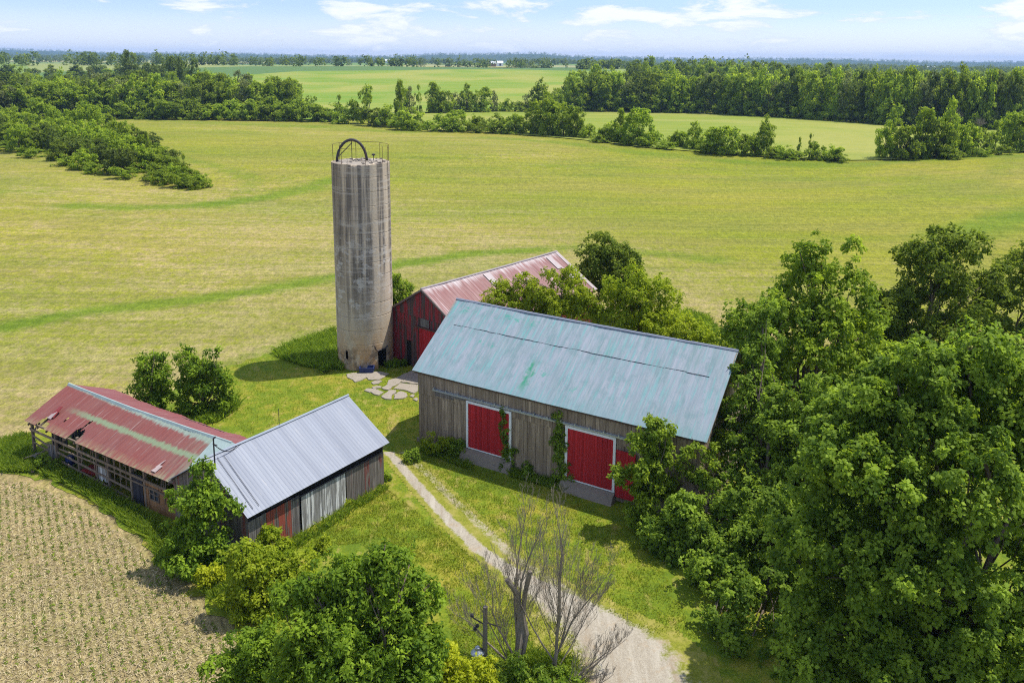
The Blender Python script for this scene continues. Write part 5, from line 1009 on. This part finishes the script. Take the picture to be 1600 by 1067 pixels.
belt(170,900,900,1000,260,60,(14,20)); belt(300,1300,1500,1500,260,90,(14,20)); belt(200,2000,2400,2100,240,110)
far_trees('far_forest',sp,502); sp=[]
for _ in range(4200):
    y=g.uniform(4300,8600); x=g.uniform(-.75,.75)*y; sp.append((x,y,g.uniform(13,20),g.uniform(22,40)))
far_trees('far_forest',sp,503)
for q in [(-230,-60,1500,1640,YELF),(-60,190,1360,1520,YELF),(60,330,1180,1420,TEALF),(190,300,1500,1600,TANF),(-900,-500,1350,1500,YELF),(-200,300,2200,2500,GRNF),(400,1000,2500,2800,YELF),(-1500,-700,2300,2600,YELF),(1400,2200,3300,3700,YELF)]: far_field(*q)
def farm(name,lab,cat,x,y,w,d,h,wallm,roofm):
    z=float(hgt(x,y))+.5; r=empty(name,lab,cat,(x,y,z),random.uniform(-.2,.2)); mb=MB(); mb.add([(-w/2,-d/2,-1),(w/2,-d/2,-1),(w/2,d/2,-1),(-w/2,d/2,-1),(-w/2,-d/2,h),(w/2,-d/2,h),(w/2,d/2,h),(-w/2,d/2,h),(-w/2,0,h*1.55),(w/2,0,h*1.55)],[[0,1,5,4],[2,3,7,6],[1,2,6,9,5],[3,0,4,8,7]]); mb.build('wall',wallm,r)
    mb=MB(); e=.6; 
    for s_ in (-1,1): mb.hexa([(-w/2-e,s_*(d/2+e),h-.5),(w/2+e,s_*(d/2+e),h-.5),(w/2+e,0,h*1.55+.05),(-w/2-e,0,h*1.55+.05),(-w/2-e,s_*(d/2+e),h-.2),(w/2+e,s_*(d/2+e),h-.2),(w/2+e,0,h*1.55+.35),(-w/2-e,0,h*1.55+.35)])
    mb.build('roof',roofm,r); mb=MB(); mb.box((-2,-d/2-.1,0),(2,-d/2+.05,h*.7)); mb.build('door',DARK,r)
WHITEROOF=m_plain('white_metal_roof',(.75,.76,.78),.5,0,.1,1); BRICKY=m_plain('brick_wall',(.30,.13,.09),.9,0,.2,1)
for nm,lab,ct,px,Y_,w,d,h,wm in (('far_barn','white roofed red barn far off beyond the hill field, above the silo','barn',766,1900,26,14,7,BRICKY),('farmhouse','white farmhouse far off, just right of the far white roofed barn','house',781,2000,14,10,7,WHITE),('far_barn','white roofed barn far away on the horizon, right of the far farmhouse','barn',858,2600,26,14,7,WHITE),('far_barn','pale barn on the far blue hill above the right wood','barn',1188,4600,60,25,10,WHITE),('farmhouse','tiny pale house on the far skyline left of the hill field','house',608,2700,24,12,7,WHITE),('far_barn','pale barn at the right beyond the treetops of the right wood','barn',1455,3500,30,16,8,WHITE)):
    d0=ray(px,100); X_=d0[0]/d0[1]*Y_; farm(nm,lab,ct,X_,Y_,w,d,h,wm,WHITEROOF)
# ------------------------------------------------------------------ air
mb=MB(); mb.box((-7600,-200,-12),(7600,11600,135)); hz_=NT('haze_air'); hz_.N.clear(); ho=hz_.N.new('ShaderNodeOutputMaterial'); pv=hz_.N.new('ShaderNodeVolumePrincipled')
pv.inputs['Color'].default_value=(.38,.60,1,1); pv.inputs['Density'].default_value=8.5e-5; pv.inputs['Anisotropy'].default_value=.0; hz_.L.new(pv.outputs[0],ho.inputs['Volume'])
hz=mb.build('haze',hz_.m); hz['kind']='stuff'
